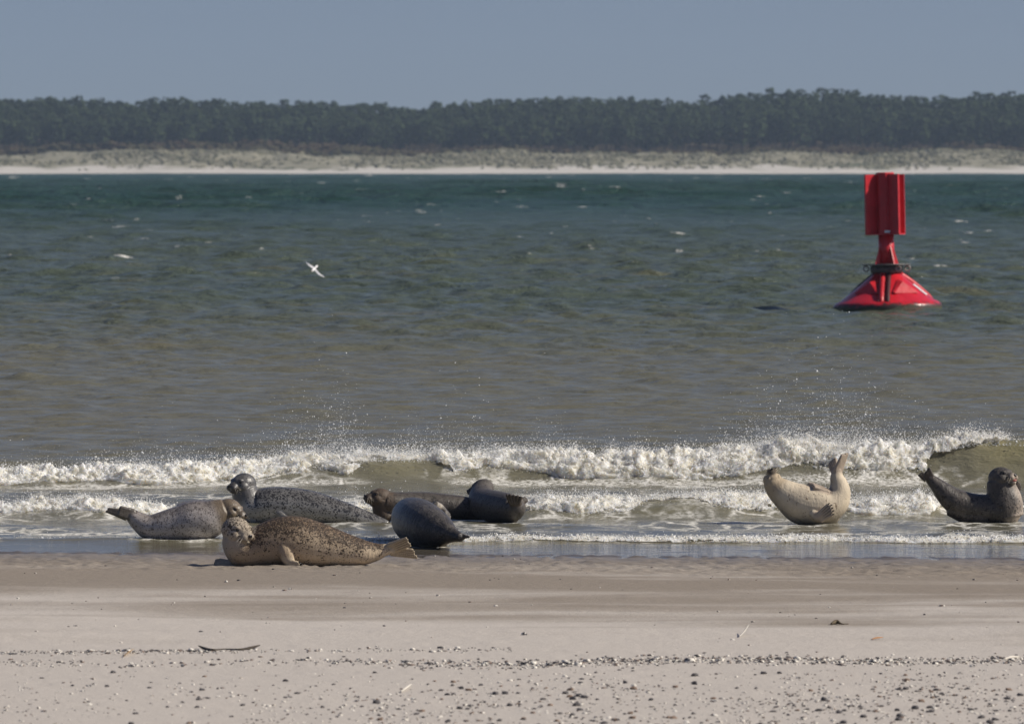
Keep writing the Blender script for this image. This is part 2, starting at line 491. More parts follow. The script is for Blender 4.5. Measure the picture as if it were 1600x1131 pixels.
def foam_strip(name, label, yc, wt, mt, x0, x1, front, back, amp, nx, nt, clump_n, clump_r, zmul=1.0):
    x = np.linspace(x0, x1, nx); t = np.linspace(0, 1, nt)
    X, T = np.meshgrid(x, t, indexing='ij')
    YC = yc(X); px = px_of(X, YC)
    hh = tab(wt, px) * zmul; mk = tab(mt, px)
    th = T * math.pi * .80
    cov = sstep(.55, 1.0, mk + .15 * vnoise(X * 2.3, 1, 8))          # where the wave is unbroken the lip clings to its face
    fy = front * (.75 + .35 * vnoise(X * 1.4, 3.3, 1)) * (.62 + .38 * cov)
    amp_ = amp * (.25 + .75 * cov)
    Y = np.where(th < math.pi / 2, YC - fy * np.cos(th), YC - back * np.cos(th))
    Zb = hh * np.sin(th) ** .85
    # outward direction in the y-z plane
    ny, nz = -np.cos(th), np.sin(th) * .9 + .25
    A = T * (front + back) * 1.1                       # length down the face: froth is drawn out along its fall
    q = .5 * vnoise(X * 2.5, A * 2, 3)
    big = fbm(X * 3.6 + q, A * 2.6, 1.5, 2, .5)
    med = fbm(X * 11 + q * 2, A * 6.5, 4.5, 2, .6)
    sml = fbm(X * 30, A * 20, 7.5, 3, .65)
    D = amp_ * (.75 * big + .42 * med + .17 * sml + .3)
    D = D * (.55 + .45 * np.sin(np.clip(th, 0, math.pi)))
    Xo = X + amp * .2 * fbm(X * 12 + 9, A * 8, 2.2, 2)
    Yo = Y + D * ny; Zo = Zb + D * nz * 1.15
    Zo = np.where(T < .04, -.03, Zo)
    thr = 1.02 - mk                                     # how far up the face the foam starts
    edge = .16 * fbm(X * 2.6, T * 1.5, 4.4, 4) + .05 * vnoise(X * 22, T * 9, 0)
    mk = np.clip(mk + (.3 * fbm(X * 1.1, T * 2.2, 6.1, 4)) * (mk > .02) * (mk < .97), 0, 1); thr = 1.02 - mk
    edge = edge * (1 - .85 * sstep(.8, 1.0, mk) * (T < .5))
    keep = (T + edge > thr * .80) & (mk > .12 + .1 * vnoise(X * 4, T * 3, 1)) & (T + .09 * fbm(X * 4, 9, 1, 3) < .97)
    F = grid_faces(nx, nt)
    kf = keep.ravel()[F].all(1)
    V = np.stack([Xo, Yo, Zo], -1).reshape(-1, 3)
    # torn clumps and bubbles that stand off the roll
    idx = np.flatnonzero(keep.ravel())
    w = (.35 + T.ravel()[idx]) * hh.ravel()[idx]
    pick = RNG.choice(idx, clump_n, p=w / w.sum())
    off = RNG.exponential(amp * .38, clump_n)
    nv = np.stack([RNG.normal(0, .5, clump_n), ny.ravel()[pick] + RNG.normal(0, .4, clump_n), nz.ravel()[pick] + RNG.normal(.15, .5, clump_n)], -1)
    C = V[pick] + nv * off[:, None]
    C[:, 2] = np.maximum(C[:, 2], .0)
    rad = clump_r * RNG.lognormal(-.15, .4, clump_n) / (1 + off / amp * .8)
    cv, cf_ = scatter(ico(), C, rad, .35)
    Ft = F[kf]; tri = np.concatenate([Ft[:, [0, 1, 2]], Ft[:, [0, 2, 3]]])
    used = np.unique(tri); remap = np.zeros(len(V), int); remap[used] = np.arange(len(used))
    vv = np.concatenate([V[used], cv]); ft = np.concatenate([remap[tri], cf_ + len(used)])
    o = mesh_np(name, vv, ft, FOAM)
    tag(o, label, 'surf', kind='stuff')

foam_strip("surf_foam", "long roll of white foam on the outer breaking wave", yc1, W1, M1, -12, 12, .74, .75, .085, 3400, 130, 80000, .0055)
foam_strip("surf_foam", "shorter broken rolls of foam on the inner wave behind the seals", yc2, W2, M2, -11, 11, .54, .4, .06, 3000, 90, 46000, .005)
W3 = [(-600, .02), (0, .015), (400, .02), (480, .05), (530, .045), (560, .02), (700, .03), (800, .035), (1000, .03), (1300, .035), (1700, .04), (2200, .03)]
M3 = [(-600, .3), (0, .35), (430, .45), (480, .9), (520, .9), (570, .3), (700, .7), (760, 1), (1100, .85), (1250, 1), (1600, 1), (2200, .8)]
foam_strip("swash_foam", "thin bubbly foam line at the front edge of the swash", YC3, W3, M3, -11, 11, .2, .2, .022, 2800, 26, 14000, .006)

def build_spray():
    SP = [(-600, .04), (0, .05), (150, .06), (300, .09), (430, .12), (520, .22), (620, .18), (700, .22), (850, .16), (930, .07), (1080, .10), (1170, .2), (1300, .18),
          (1400, .2), (1500, .12), (1540, .05), (1600, .02), (2200, .1)]
    n = 60000
    x = RNG.uniform(-7.5, 7.5, n * 5)
    # bursts: spray is thrown up in clusters
    dens = tab(SP, 800 + x / 76 * FPX) * (.35 + np.clip(fbm(x * 1.7, 0, 3, 3) + .4, 0, 2))
    x = x[RNG.uniform(0, .25, n * 5) < dens][:n]; n = len(x)
    y = yc1(x) + RNG.normal(.05, .3, n); px = px_of(x, y)
    h = tab(W1, px); s = tab(SP, px) * (.4 + np.clip(1.2 + 1.2 * vnoise(x * 2.2, 5, 5), .1, 2.2))
    z = h * .85 + RNG.exponential(1, n) * s * np.where(RNG.uniform(0, 1, n) < .7, .28, .62)
    C = np.stack([x, y, z], -1)
    r = .0019 * RNG.lognormal(0, .6, n)
    # splashes over the inner wave and along its crest
    m = 6500
    x2 = RNG.uniform(-6.5, 6.5, m * 3); p2 = 800 + x2 / 68.4 * FPX
    S2 = [(-600, .05), (0, .07), (100, .13), (170, .1), (280, .05), (460, .06), (540, .16), (600, .12), (700, .08), (830, .1), (1000, .09), (1200, .08), (1440, .1), (1500, .08), (1600, .04), (2200, .1)]
    d2 = tab(S2, p2) * (.5 + np.clip(vnoise(x2 * 2.5, 1, 1), -.3, 1))
    x2 = x2[RNG.uniform(0, .2, m * 3) < d2][:m]; m = len(x2)
    y2 = yc2(x2) + RNG.normal(0, .25, m); p2 = px_of(x2, y2)
    z2 = tab(W2, p2) * .8 + RNG.exponential(1, m) * tab(S2, p2) * .55
    C2 = np.stack([x2, y2, z2], -1); r2 = .0026 * RNG.lognormal(0, .5, m)
    v, f = scatter(OCT, np.concatenate([C, C2]), np.concatenate([r, r2]))
    o = mesh_np("sea_spray", v, f, SPRAY)
    tag(o, "fine white droplets thrown up above the breaking waves", 'spray', kind='stuff')
build_spray()

# ------------------------------------------------------------------ far shore
FY = 2200.0
def far_z(x, y):
    s = y - FY - 5 * vnoise(x * .012, 0, 6) - 2.5 * vnoise(x * .05, 0, 3)
    z = np.clip(s, -8, 26) * .075
    dune = sstep(20, 62, s) * (4.3 + 1.1 * vnoise(x * .035, y * .02, 1) + .8 * vnoise(x * .12, y * .06, 2) + .3 * vnoise(x * .35, y * .2, 2))
    hx = px_of(x, 2330)
    hill = sstep(90, 240, s) * tab([(-3000, 8), (0, 7.6), (300, 6.8), (500, 5.4), (640, 4.2), (760, 6.6), (950, 7), (1050, 6.2), (1150, 8.4), (1280, 9.8), (1340, 9.4),
                                    (1420, 7.6), (1600, 8.6), (3500, 9)], hx)
    return z + dune + hill

def build_far():
    ys = np.concatenate([np.arange(2185, 2290, 1.2), np.arange(2290, 2480, 8), np.linspace(2500, 2600, 6)])
    xs = np.linspace(-640, 640, 900)
    Y, X = np.meshgrid(ys, xs, indexing='ij')
    Z = far_z(X, Y)
    g = N("dune_sand")
    co = g.coord(); xyz = g.sep(co)
    n1 = g.noise(g.coord((.05, .05, .25)), 1.0, 5, .65, .5)
    n2 = g.noise(g.coord((.35, .2, .5)), 1.0, 4, .6)
    sand = (.52, .49, .44); grass = (.20, .19, .135); dark = (.10, .11, .07)
    gr = g.ramp(g.math('ADD', g.math('MULTIPLY', xyz[2], .13), g.math('SUBTRACT', n1, .5)), .17, .34)
    c = g.mix(gr, sand, g.mix(g.ramp(n2, .35, .65), grass, (.29, .27, .20)))
    c = g.mix(g.math('MULTIPLY', gr, g.ramp(n1, .56, .70)), c, dark)
    c = g.mix(g.ramp(xyz[1], 2268, 2282), c, (.07, .055, .035))
    g.set(color=c, rough=.95, spec=.05)
    o = mesh_np("far_dunes", np.stack([X, Y, Z], -1).reshape(-1, 3), grid_faces(len(ys), len(xs))[:, ::-1], g.m)
    tag(o, kind='structure')
    # marram tufts on the dune face
    n = 26000
    x = RNG.uniform(-330, 330, n); s = RNG.uniform(16, 72, n); y = FY + s
    pr = .2 + .8 * sstep(24, 42, s); pr = pr * np.clip(.55 + 1.0 * fbm(x * .05, y * .08, 2, 3), .05, 1)
    k = RNG.uniform(0, 1, n) < pr; x, y = x[k], y[k]; n = len(x)
    z = far_z(x, y)
    r = RNG.uniform(.2, .6, n)
    C = np.stack([x, y, z + r * .3], -1)
    v, f = scatter(ico(), C, np.stack([r * RNG.uniform(.8, 1.7, n), r, r * RNG.uniform(.6, 1.0, n)], -1), .45)
    gm = N("marram_grass"); na = gm.noise(gm.coord((.12, .12, .3)), 1, 5, .7)
    gm.set(color=gm.mix(gm.ramp(na, .35, .65), (.13, .13, .085), (.28, .26, .18)), rough=.95, spec=.05)
    tag(mesh_np("dune_grass", v, f, gm.m, smooth=False), "dry straw coloured grass covering the far dunes", 'grass', kind='stuff')
    # low brown scrub between dune crest and wood
    n = 9000
    x = RNG.uniform(-330, 330, n); y = FY + RNG.uniform(66, 100, n); z = far_z(x, y)
    hh = (1.0 + .9 * fbm(x * .03, y * .05, 8, 3)).clip(.3, 2.2) * np.interp(px_of(x, y), [-800, 0, 500, 620, 2000], [1.5, 1.5, 1.2, .6, .5])
    r = RNG.uniform(.4, 1.0, n)
    C = np.stack([x, y, z + hh * RNG.uniform(.2, 1, n)], -1)
    v, f = scatter(ico(), C, np.stack([r * 1.3, r, r * .8], -1), .4)
    gm = N("scrub"); na = gm.noise(gm.coord((.08, .08, .2)), 1, 5, .7)
    gm.set(color=gm.mix(gm.ramp(na, .35, .65), (.055, .035, .022), (.075, .07, .035)), rough=.9, spec=.05)
    tag(mesh_np("scrub", v, f, gm.m, smooth=False), "low brown scrub along the foot of the far wood", 'scrub', kind='stuff')

    # the pine wood: every tree a tapered trunk, limbs and a ragged crown of needle clumps
    gp = N("pine_needles")
    na = gp.noise(gp.coord((.14, .14, .10)), 1, 4, .65)
    nb = gp.noise(gp.coord((.9, .9, .9)), 1, 3, .6)
    cc = gp.mix(gp.ramp(na, .35, .65), (.014, .026, .013), (.052, .074, .032))
    cc = gp.mix(gp.math('MULTIPLY', gp.ramp(nb, .45, .75), .5), cc, (.075, .088, .042))
    gp.set(color=cc, rough=.85, spec=.1)
    bark = simple("pine_bark", (.085, .066, .05), .9, .1, .3, 3)
    SK = [(-3000, 152), (-700, 150), (0, 154), (120, 152), (200, 159), (285, 153), (330, 157), (440, 160), (560, 162), (650, 168), (700, 162), (780, 156), (850, 152),
          (950, 151), (1050, 158), (1110, 154), (1160, 147), (1210, 144), (1280, 141), (1330, 142), (1385, 150), (1450, 153), (1530, 148), (1600, 145), (2400, 147), (4000, 150)]
    tv, tf, nv_ = [], [], 0
    cents, rads = [], []
    rows = 8
    for r_ in range(rows):
        y0 = FY + 104 + r_ * 15
        x = -300 + RNG.uniform(0, 4)
        while x < 300:
            y = y0 + RNG.uniform(-6, 6)
            zb = float(far_z(np.array(x), np.array(y)))
            # tree height reaching the wood's outline, lower in front
            ztop = H + (255 - tab(SK, px_of(x, y))) / FPX * y
            fr = [.60, .68, .76, .83, .9, .96, 1.0, 1.0][r_]
            hgt = (ztop - 7.0) * fr + 7.0 - zb + RNG.normal(-.5, .8)
            hgt = max(6.0, hgt)
            w = RNG.uniform(2.0, 3.8)
            cb = hgt * RNG.uniform(.12, .38)
            ncl = 95 if r_ > 1 else 125
            t = RNG.uniform(0, 1, ncl) ** .7
            prof = np.sqrt(np.clip(1 - (2 * np.abs(t - .52)) ** 2.6, .02, 1)) * (1.05 - .2 * t)
            ang = RNG.uniform(0, 6.283, ncl); rr = prof * w * np.sqrt(RNG.uniform(.15, 1, ncl))
            cz = cb + t * (hgt - cb)
            C = np.stack([x + rr * np.cos(ang), y + rr * np.sin(ang), zb + cz], -1)
            cents.append(C); rads.append(RNG.uniform(.26, .66, ncl) * (1.15 - .4 * t))
            # trunk with a few limbs
            a = np.arange(5) / 5 * 6.283
            lean = RNG.normal(0, .35, 2)
            for (hb, ht, rb, rt, ox, oy, ex, ey) in [(0, hgt * .93, .24, .05, 0, 0, lean[0], lean[1])] + \
                    [(cb * (1 + .5 * j), cb * (1 + .5 * j) + .9, .07, .03, 0, 0, math.cos(j * 2.3 + x) * w * .8, math.sin(j * 2.3 + x) * w * .8) for j in range(3)]:
                lo = np.stack([x + ox + rb * np.cos(a), y + oy + rb * np.sin(a), np.full(5, zb + hb - (.3 if hb == 0 else 0))], -1)
                hi = np.stack([x + ex + rt * np.cos(a), y + ey + rt * np.sin(a), np.full(5, zb + ht)], -1)
                tv += [lo, hi]
                for k in range(5): tf.append((nv_ + k, nv_ + (k + 1) % 5, nv_ + 5 + (k + 1) % 5, nv_ + 5 + k))
                nv_ += 10
            x += RNG.uniform(2.2, 4.6)
    C = np.concatenate(cents); r = np.concatenate(rads)
    v, f = scatter(ico(), C, np.stack([r * RNG.uniform(.8, 1.5, len(r)), r * RNG.uniform(.8, 1.5, len(r)), r * RNG.uniform(.6, 1.1, len(r))], -1), .5)
    wood = mesh_np("pine_wood", v, f, gp.m, smooth=False)
    tag(wood, "dark green pine wood covering the ground behind the far dunes", 'wood', kind='stuff')
    mesh_np("trunks", np.concatenate(tv), np.array(tf), bark, parent=wood)
    wood.children[0]['kind'] = 'stuff'
build_far()

# ------------------------------------------------------------------ seals
def catmull(pts, n):
    pts = np.asarray(pts, float)
    p = np.concatenate([2 * pts[:1] - pts[1:2], pts, 2 * pts[-1:] - pts[-2:-1]])
    segs = len(pts) - 1
    out = []
    for t in np.linspace(0, segs, n):
        i = min(int(t), segs - 1); u = t - i
        a, b, c, d = p[i:i + 4]
        out.append(.5 * (2 * b + (c - a) * u + (2 * a - 5 * b + 4 * c - d) * u * u + (3 * b - a - 3 * c + d) * u ** 3))
    return np.array(out)

def nrm(v): return v / (np.linalg.norm(v) + 1e-9)

class Body:
    """collects closed shells which a voxel remesh then fuses into one continuous surface"""
    def __init__(self): self.v, self.f, self.n, self.dig = [], [], 0, []
    def add(self, v, f):
        self.v += [tuple(map(float, q)) for q in v]
        self.f += [tuple(int(i) + self.n for i in q) for q in f]
        self.n += len(v)
    def tube(self, pts, rv, rw, ref, ns=18):
        """closed tube with elliptical rings; rw across ref, rv along it"""
        pts = np.asarray(pts); m = len(pts); V = []
        tg = np.gradient(pts, axis=0); s_prev = None
        a = np.arange(ns) / ns * 2 * math.pi
        for i in range(m):
            t = nrm(tg[i]); s = ref - ref.dot(t) * t
            if np.linalg.norm(s) < .2 and s_prev is not None: s = s_prev - s_prev.dot(t) * t
            s = nrm(s); s_prev = s; u = np.cross(t, s)
            V += [pts[i] + s * rw[i] * math.cos(k) + u * rv[i] * math.sin(k) for k in a]
        t0, t1 = nrm(tg[0]), nrm(tg[-1])
        V += [pts[0] - t0 * .5 * rv[0], pts[-1] + t1 * .5 * rv[-1]]
        F = []
        for i in range(m - 1):
            for k in range(ns):
                F.append((i * ns + k, i * ns + (k + 1) % ns, (i + 1) * ns + (k + 1) % ns, (i + 1) * ns + k))
        for k in range(ns):
            F.append((m * ns, (k + 1) % ns, k)); F.append((m * ns + 1, (m - 1) * ns + k, (m - 1) * ns + (k + 1) % ns))
        self.add(V, F)
    def ellip(self, c, axes, rad, nu=18, nv=12):
        V = [c + axes[2] * rad[2], c - axes[2] * rad[2]]
        for j in range(1, nv):
            ph = math.pi * j / nv
            for k in range(nu):
                th = 2 * math.pi * k / nu
                V.append(c + axes[0] * rad[0] * math.sin(ph) * math.cos(th) + axes[1] * rad[1] * math.sin(ph) * math.sin(th) + axes[2] * rad[2] * math.cos(ph))
        F = []
        for k in range(nu):
            k2 = (k + 1) % nu
            F.append((0, 2 + k, 2 + k2)); b = 2 + (nv - 2) * nu
            F.append((1, b + k2, b + k))
            for j in range(nv - 2):
                F.append((2 + j * nu + k, 2 + (j + 1) * nu + k, 2 + (j + 1) * nu + k2, 2 + j * nu + k2))
        self.add(V, F)
    def flipper(self, ra, rb, ta, tb, n=5, r0=.016, r1=.009, notch=.16, web=.82, mid=None):
        """webbed flipper: n digits fanning from the root line ra-rb to the tip line ta-tb"""
        ra, rb, ta, tb = map(np.asarray, (ra, rb, ta, tb))
        L = []
        for i in range(n):
            k = i / (n - 1)
            a = ra + (rb - ra) * k; b = ta + (tb - ta) * k
            b = a + (b - a) * (1 - notch * math.sin(math.pi * k) + (.04 if i % 2 else 0))
            m_ = .5 * (a + b) + (0 if mid is None else np.asarray(mid))
            c = catmull([a, m_, b], 8)
            L.append(c); self.dig.append(c)
            rr = np.linspace(r0, r1, 8)
            nn = nrm(np.cross(tb - ta + 1e-4, (ta + tb - ra - rb)))
            self.tube(c, rr * 1.0, rr * 1.0, nn, 8)
        nn = nrm(np.cross(tb - ta + np.array((0, 1e-4, 0)), (ta + tb - ra - rb)))
        q = max(3, int(8 * web))
        V, F = [], []
        for s in (-1, 1):
            for c in L:
                for j in range(q): V.append(c[j] + nn * s * (r0 * .55 + (r1 * .5 - r0 * .55) * j / 7))
        def ix(s, i, j): return s * n * q + i * q + j
        for i in range(n - 1):
            for j in range(q - 1):
                F.append((ix(1, i, j), ix(1, i + 1, j), ix(1, i + 1, j + 1), ix(1, i, j + 1)))
                F.append((ix(0, i, j), ix(0, i, j + 1), ix(0, i + 1, j + 1), ix(0, i + 1, j)))
            F.append((ix(0, i, 0), ix(0, i + 1, 0), ix(1, i + 1, 0), ix(1, i, 0)))
            F.append((ix(1, i, q - 1), ix(1, i + 1, q - 1), ix(0, i + 1, q - 1), ix(0, i, q - 1)))
        for j in range(q - 1):
            F.append((ix(0, 0, j), ix(1, 0, j), ix(1, 0, j + 1), ix(0, 0, j + 1)))
            F.append((ix(0, n - 1, j), ix(0, n - 1, j + 1), ix(1, n - 1, j + 1), ix(1, n - 1, j)))
        self.add(V, F)

def seal_fur(name, back, belly, spot, scale=60, dens=(.5, .25), wet=.35, patch=.5, flank=(-.35, .35), head=None, fin=None, spec=.3, pale=.25, chest=None, bump=.5, muz=.5):
    """dens: how thickly the spots cover (back, belly); head/fin: coat colour of head and flippers"""
    g = N(name)
    co = g.coord()
    dn = g.attr('dorsal'); al = g.attr('along'); fn = g.attr('fin'); cr = g.attr('crease')
    nz = g.noise(co, 6, 4, .6)
    dd = g.math('ADD', dn, g.math('MULTIPLY', g.math('SUBTRACT', nz, .5), 1.3))
    fac = g.ramp(dd, flank[0], flank[1])
    und = g.mix(g.ramp(al, .40, .60), chest, belly) if chest else belly
    base = g.mix(fac, und, back)
    blot = g.noise(g.coord((1, 1, 1), (5, 2, 1)), 10, 4, .65)
    base = g.mix(g.math('MULTIPLY', g.ramp(blot, .42, .68), patch * .7), base, tuple(.45 * a + .55 * b for a, b in zip(belly, back)))
    if head: base = g.mix(g.ramp(al, .16, .05), base, head)
    s1 = g.noise(co, scale, 2, .5, .25)
    s2 = g.noise(g.coord((1, 1, 1), (2, 7, 3)), scale * .33, 3, .6)
    cov = g.math('ADD', g.math('MULTIPLY', fac, dens[0] - dens[1]), dens[1])
    hd = g.ramp(al, .13, .05)
    lvl = g.math('ADD', g.math('ADD', g.math('SUBTRACT', s1, g.math('MULTIPLY', hd, .085)), g.math('MULTIPLY', g.math('SUBTRACT', s2, .5), .6)), g.math('MULTIPLY', g.math('SUBTRACT', cov, .5), .38))
    c = g.mix(g.math('MULTIPLY', g.ramp(lvl, .52, .60), .88), base, spot)
    lt = g.noise(g.coord((1, 1, 1), (9, 1, 4)), scale * 1.3, 2, .6)
    c = g.mix(g.math('MULTIPLY', g.ramp(lt, .58, .66), pale), c, belly)
    fc = fin or tuple(.6 * a + .1 * b for a, b in zip(back, belly))
    c = g.mix(g.math('MULTIPLY', fn, .8), c, fc)
    c = g.mix(g.math('MULTIPLY', g.attr('muzzle'), muz), c, (.03, .024, .02))
    c = g.mix(g.math('MULTIPLY', cr, .75), c, tuple(.28 * q for q in fc))  # shade in the grooves between flipper digits, painted into the coat colour
    g.set(color=c, rough=g.math('ADD', g.math('ADD', wet, g.math('MULTIPLY', hd, .18)), g.math('MULTIPLY', nz, .15)), spec=spec)
    fine = g.noise(g.coord((1, 1, 1)), 150, 3, .7)
    fold = g.noise(g.coord((1.7, 1, .8)), 18, 4, .6, .6)
    g.bump(g.math('ADD', g.math('MULTIPLY', fine, .3), fold), bump, .014)
    return g.m

gE = N("seal_eye"); gE.set(color=(.006, .005, .004), rough=.06, spec=.6)
gN = N("seal_nose"); gN.set(color=(.012, .010, .010), rough=.22, spec=.5)
gW = N("whisker"); gW.set(color=(.55, .48, .38), rough=.4)
gM = N("mouth_pink"); gM.set(color=(.35, .12, .10), rough=.4)
gE, gN, gW, gM = gE.m, gN.m, gW.m, gM.m
GROUP = "harbour seals hauled out along the waterline"

def make_seal(label, Z, spx, base, chains, head, fins, mat, dorsal, width=1.0, ref='y', vox=.0056, mouth_open=False, asleep=False, smooth=4):
    """Z maps photograph-crop coordinates (x, y, metres further away) to the world; spx metres per crop unit"""
    B = Body()
    base = np.asarray(base)
    rref = np.array((0, 1., 0)) if ref == 'y' else np.array((1., 0, 0))
    spine = []
    for ci, ch in enumerate(chains):
        pts = np.array([np.concatenate([Z(*c[:3]) - base, [c[3] * spx, (c[4] if len(c) > 4 else 1.0) * c[3] * spx * width]]) for c in ch])
        cc = catmull(pts, 14 * len(ch))
        rr = np.array((*(rref),)) if len(ch[0]) < 6 else rref
        B.tube(cc[:, :3], cc[:, 3], cc[:, 4], rr, 28)
        if ci == 0: spine = cc
    # head: cranium, muzzle, whisker pads, chin, brow and cheeks
    hc = Z(*head['c']) - base; s = head['s'] * spx
    f = nrm(np.array(head['dir'], float)); u0 = np.array(head.get('up', (0, 0, 1)), float)
    r = nrm(np.cross(f, u0)); u = np.cross(r, f)
    ax = (r, f, u)
    def hp(a, b, c): return hc + (r * a + f * b + u * c) * s
    B.ellip(hp(0, 0, 0), ax, (s * 1.0, s * 1.12, s * .94))
    B.ellip(hp(0, .62, .10), ax, (s * .66, s * .62, s * .58))
    B.ellip(hp(0, 1.0, -.16), ax, (s * .50, s * .66, s * .42))
    for k in (-1, 1):
        B.ellip(hp(k * .25, 1.36, -.27), ax, (s * .30, s * .32, s * .28))
        B.ellip(hp(k * .55, .45, -.22), ax, (s * .45, s * .6, s * .5))
        B.ellip(hp(k * .50, .78, .36), ax, (s * .20, s * .24, s * .13))
    B.ellip(hp(0, 1.12, -.56 if not mouth_open else -.72), ax, (s * .34, s * .46, s * .2))
    B.ellip(hp(0, 1.58, -.12), ax, (s * .17, s * .14, s * .15))
    B.ellip(hp(0, .35, -.5), ax, (s * .62, s * .8, s * .5))
    for fn in fins:
        q = [Z(*fn[k]) - base for k in ('ra', 'rb', 'ta', 'tb')]
        kw = {k: fn[k] for k in ('n', 'r0', 'r1', 'notch', 'web', 'mid') if k in fn}
        B.flipper(*q, **kw)
        if 'arm' in fn:
            pp = np.array([np.concatenate([Z(*c[:3]) - base, [c[3] * spx, c[3] * spx * c[4]]]) for c in fn['arm']])
            cc = catmull(pp, 16)
            B.tube(cc[:, :3], cc[:, 3], cc[:, 4], rref, 14)
    me = bpy.data.meshes.new("seal_shell")
    me.from_pydata(B.v, [], B.f); me.update()
    tmp = bpy.data.objects.new("seal_shell", me); scene.collection.objects.link(tmp)
    md = tmp.modifiers.new("r", 'REMESH'); md.mode = 'VOXEL'; md.voxel_size = vox; md.adaptivity = 0
    sm = tmp.modifiers.new("s", 'SMOOTH'); sm.factor = .5; sm.iterations = smooth
    dg = bpy.context.evaluated_depsgraph_get(); dg.update()
    bm_ = bpy.data.meshes.new_from_object(tmp.evaluated_get(dg))
    bpy.data.objects.remove(tmp); bpy.data.meshes.remove(me)
    n = len(bm_.vertices); co = np.zeros(n * 3, np.float32); bm_.vertices.foreach_get('co', co); co = co.reshape(-1, 3)
    sp = spine[::2]
    D = ((co[:, None, :] - sp[None, :, :3]) ** 2).sum(-1)
    k = D.argmin(1); dv = nrm(np.array(dorsal, float))
    dors = ((co - sp[k, :3]) @ dv) / (np.maximum(sp[k, 3], .06))
    al = np.clip(k / (len(sp) - 1), 0, 1)
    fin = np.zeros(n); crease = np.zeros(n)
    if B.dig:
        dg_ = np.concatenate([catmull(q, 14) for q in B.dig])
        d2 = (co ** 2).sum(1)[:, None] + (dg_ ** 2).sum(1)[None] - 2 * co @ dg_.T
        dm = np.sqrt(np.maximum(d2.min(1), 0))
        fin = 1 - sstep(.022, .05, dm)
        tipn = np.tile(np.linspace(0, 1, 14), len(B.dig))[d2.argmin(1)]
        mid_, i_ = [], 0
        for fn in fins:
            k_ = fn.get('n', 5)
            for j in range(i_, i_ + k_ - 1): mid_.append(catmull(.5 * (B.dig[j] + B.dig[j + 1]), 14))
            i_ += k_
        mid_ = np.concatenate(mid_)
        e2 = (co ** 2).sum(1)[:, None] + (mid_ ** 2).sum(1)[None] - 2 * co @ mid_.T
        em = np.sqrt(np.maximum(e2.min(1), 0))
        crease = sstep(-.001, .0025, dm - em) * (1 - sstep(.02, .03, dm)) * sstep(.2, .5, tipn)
    muzzle = 1 - sstep(.35 * s, .75 * s, np.linalg.norm(co - hp(0, 1.55, -.1), axis=1))
    for an, av in (('dorsal', dors), ('along', al), ('fin', fin), ('crease', crease), ('muzzle', muzzle)):
        a = bm_.attributes.new(an, 'FLOAT', 'POINT'); a.data.foreach_set('value', av.astype(np.float32))
    for p in bm_.polygons: p.use_smooth = True
    bm_.name = "body"; bm_.materials.append(mat)
    root = bpy.data.objects.new("harbour_seal", None); link(root); root.location = base
    tag(root, label, 'seal', GROUP)
    link(bpy.data.objects.new("body", bm_), root)
    def blob(name, m, items):
        b = Body()
        for c, rad, axs in items: b.ellip(c, axs, rad, 14, 9)
        return mesh_py(name, b.v, b.f, m, True, root)
    if not asleep:
        for kx in (-1, 1):
            blob("eye", gE, [(hp(kx * .53, .84, .20), (s * .155, s * .15, s * .15), ax)])
    else:
        for kx in (-1, 1):
            blob("eyelid", gN, [(hp(kx * .55, .84, .20), (s * .10, s * .17, s * .045), ax)])
    blob("nose", gN, [(hp(0, 1.69, -.08), (s * .15, s * .085, s * .10), ax), (hp(.07, 1.70, -.15), (s * .06, s * .07, s * .08), ax), (hp(-.07, 1.70, -.15), (s * .06, s * .07, s * .08), ax)])
    b = Body()
    if mouth_open:
        b.ellip(hp(0, 1.42, -.56), ax, (s * .24, s * .26, s * .13), 14, 9)
        mesh_py("open_mouth", b.v, b.f, gM, True, root)
    else:
        arc = np.array([hp(a, 1.42 - .9 * abs(a) ** 1.6, -.50 + .10 * abs(a)) for a in np.linspace(-.55, .55, 13)])
        b.tube(arc, np.full(13, s * .035), np.full(13, s * .035), u, 6)
        mesh_py("mouth_line", b.v, b.f, gN, True, root)
    for fn in fins:
        if not fn.get('claws'): continue
        for q in B.dig[sum(f_.get('n', 5) for f_ in fins[:fins.index(fn)]):][:fn.get('n', 5)]:
            b = Body(); e = nrm(q[-1] - q[-3])
            b.tube(np.array([q[-1], q[-1] + e * .012, q[-1] + e * .028 - np.array((0, 0, .006))]), np.array([.007, .006, .002]), np.array([.007, .006, .002]), np.array((0, 1., .2)), 8)
            mesh_py("claw", b.v, b.f, gN, True, root)
    rr_ = np.random.default_rng(3)
    for kx in (-1, 1):
        b = Body()
        for j in range(9):
            a0 = hp(kx * (.30 + .1 * rr_.uniform()), 1.30 + .2 * rr_.uniform(-1, 1), -.22 + .16 * rr_.uniform(-1, 1))
            d_ = r * kx * rr_.uniform(.6, 1) + f * rr_.uniform(-.2, .5) + u * rr_.uniform(-.6, .05)
            c_ = catmull([a0, a0 + d_ * s * .35, a0 + d_ * s * .7 - u * s * .15], 6)
            b.tube(c_, np.linspace(.0011, .0005, 6), np.linspace(.0011, .0005, 6), f, 4)
        mesh_py("whiskers", b.v, b.f, gW, True, root)
    return root

def crop(x0, y0, k, d, dz=0.0):
    def Z(zx, zy, dy=0.0):
        q = P(x0 + zx * k, y0 + zy * k, d)
        q[0] *= 1.0; q[1] += dy; q[2] += dz
        return q
    return Z, k * d / FPX

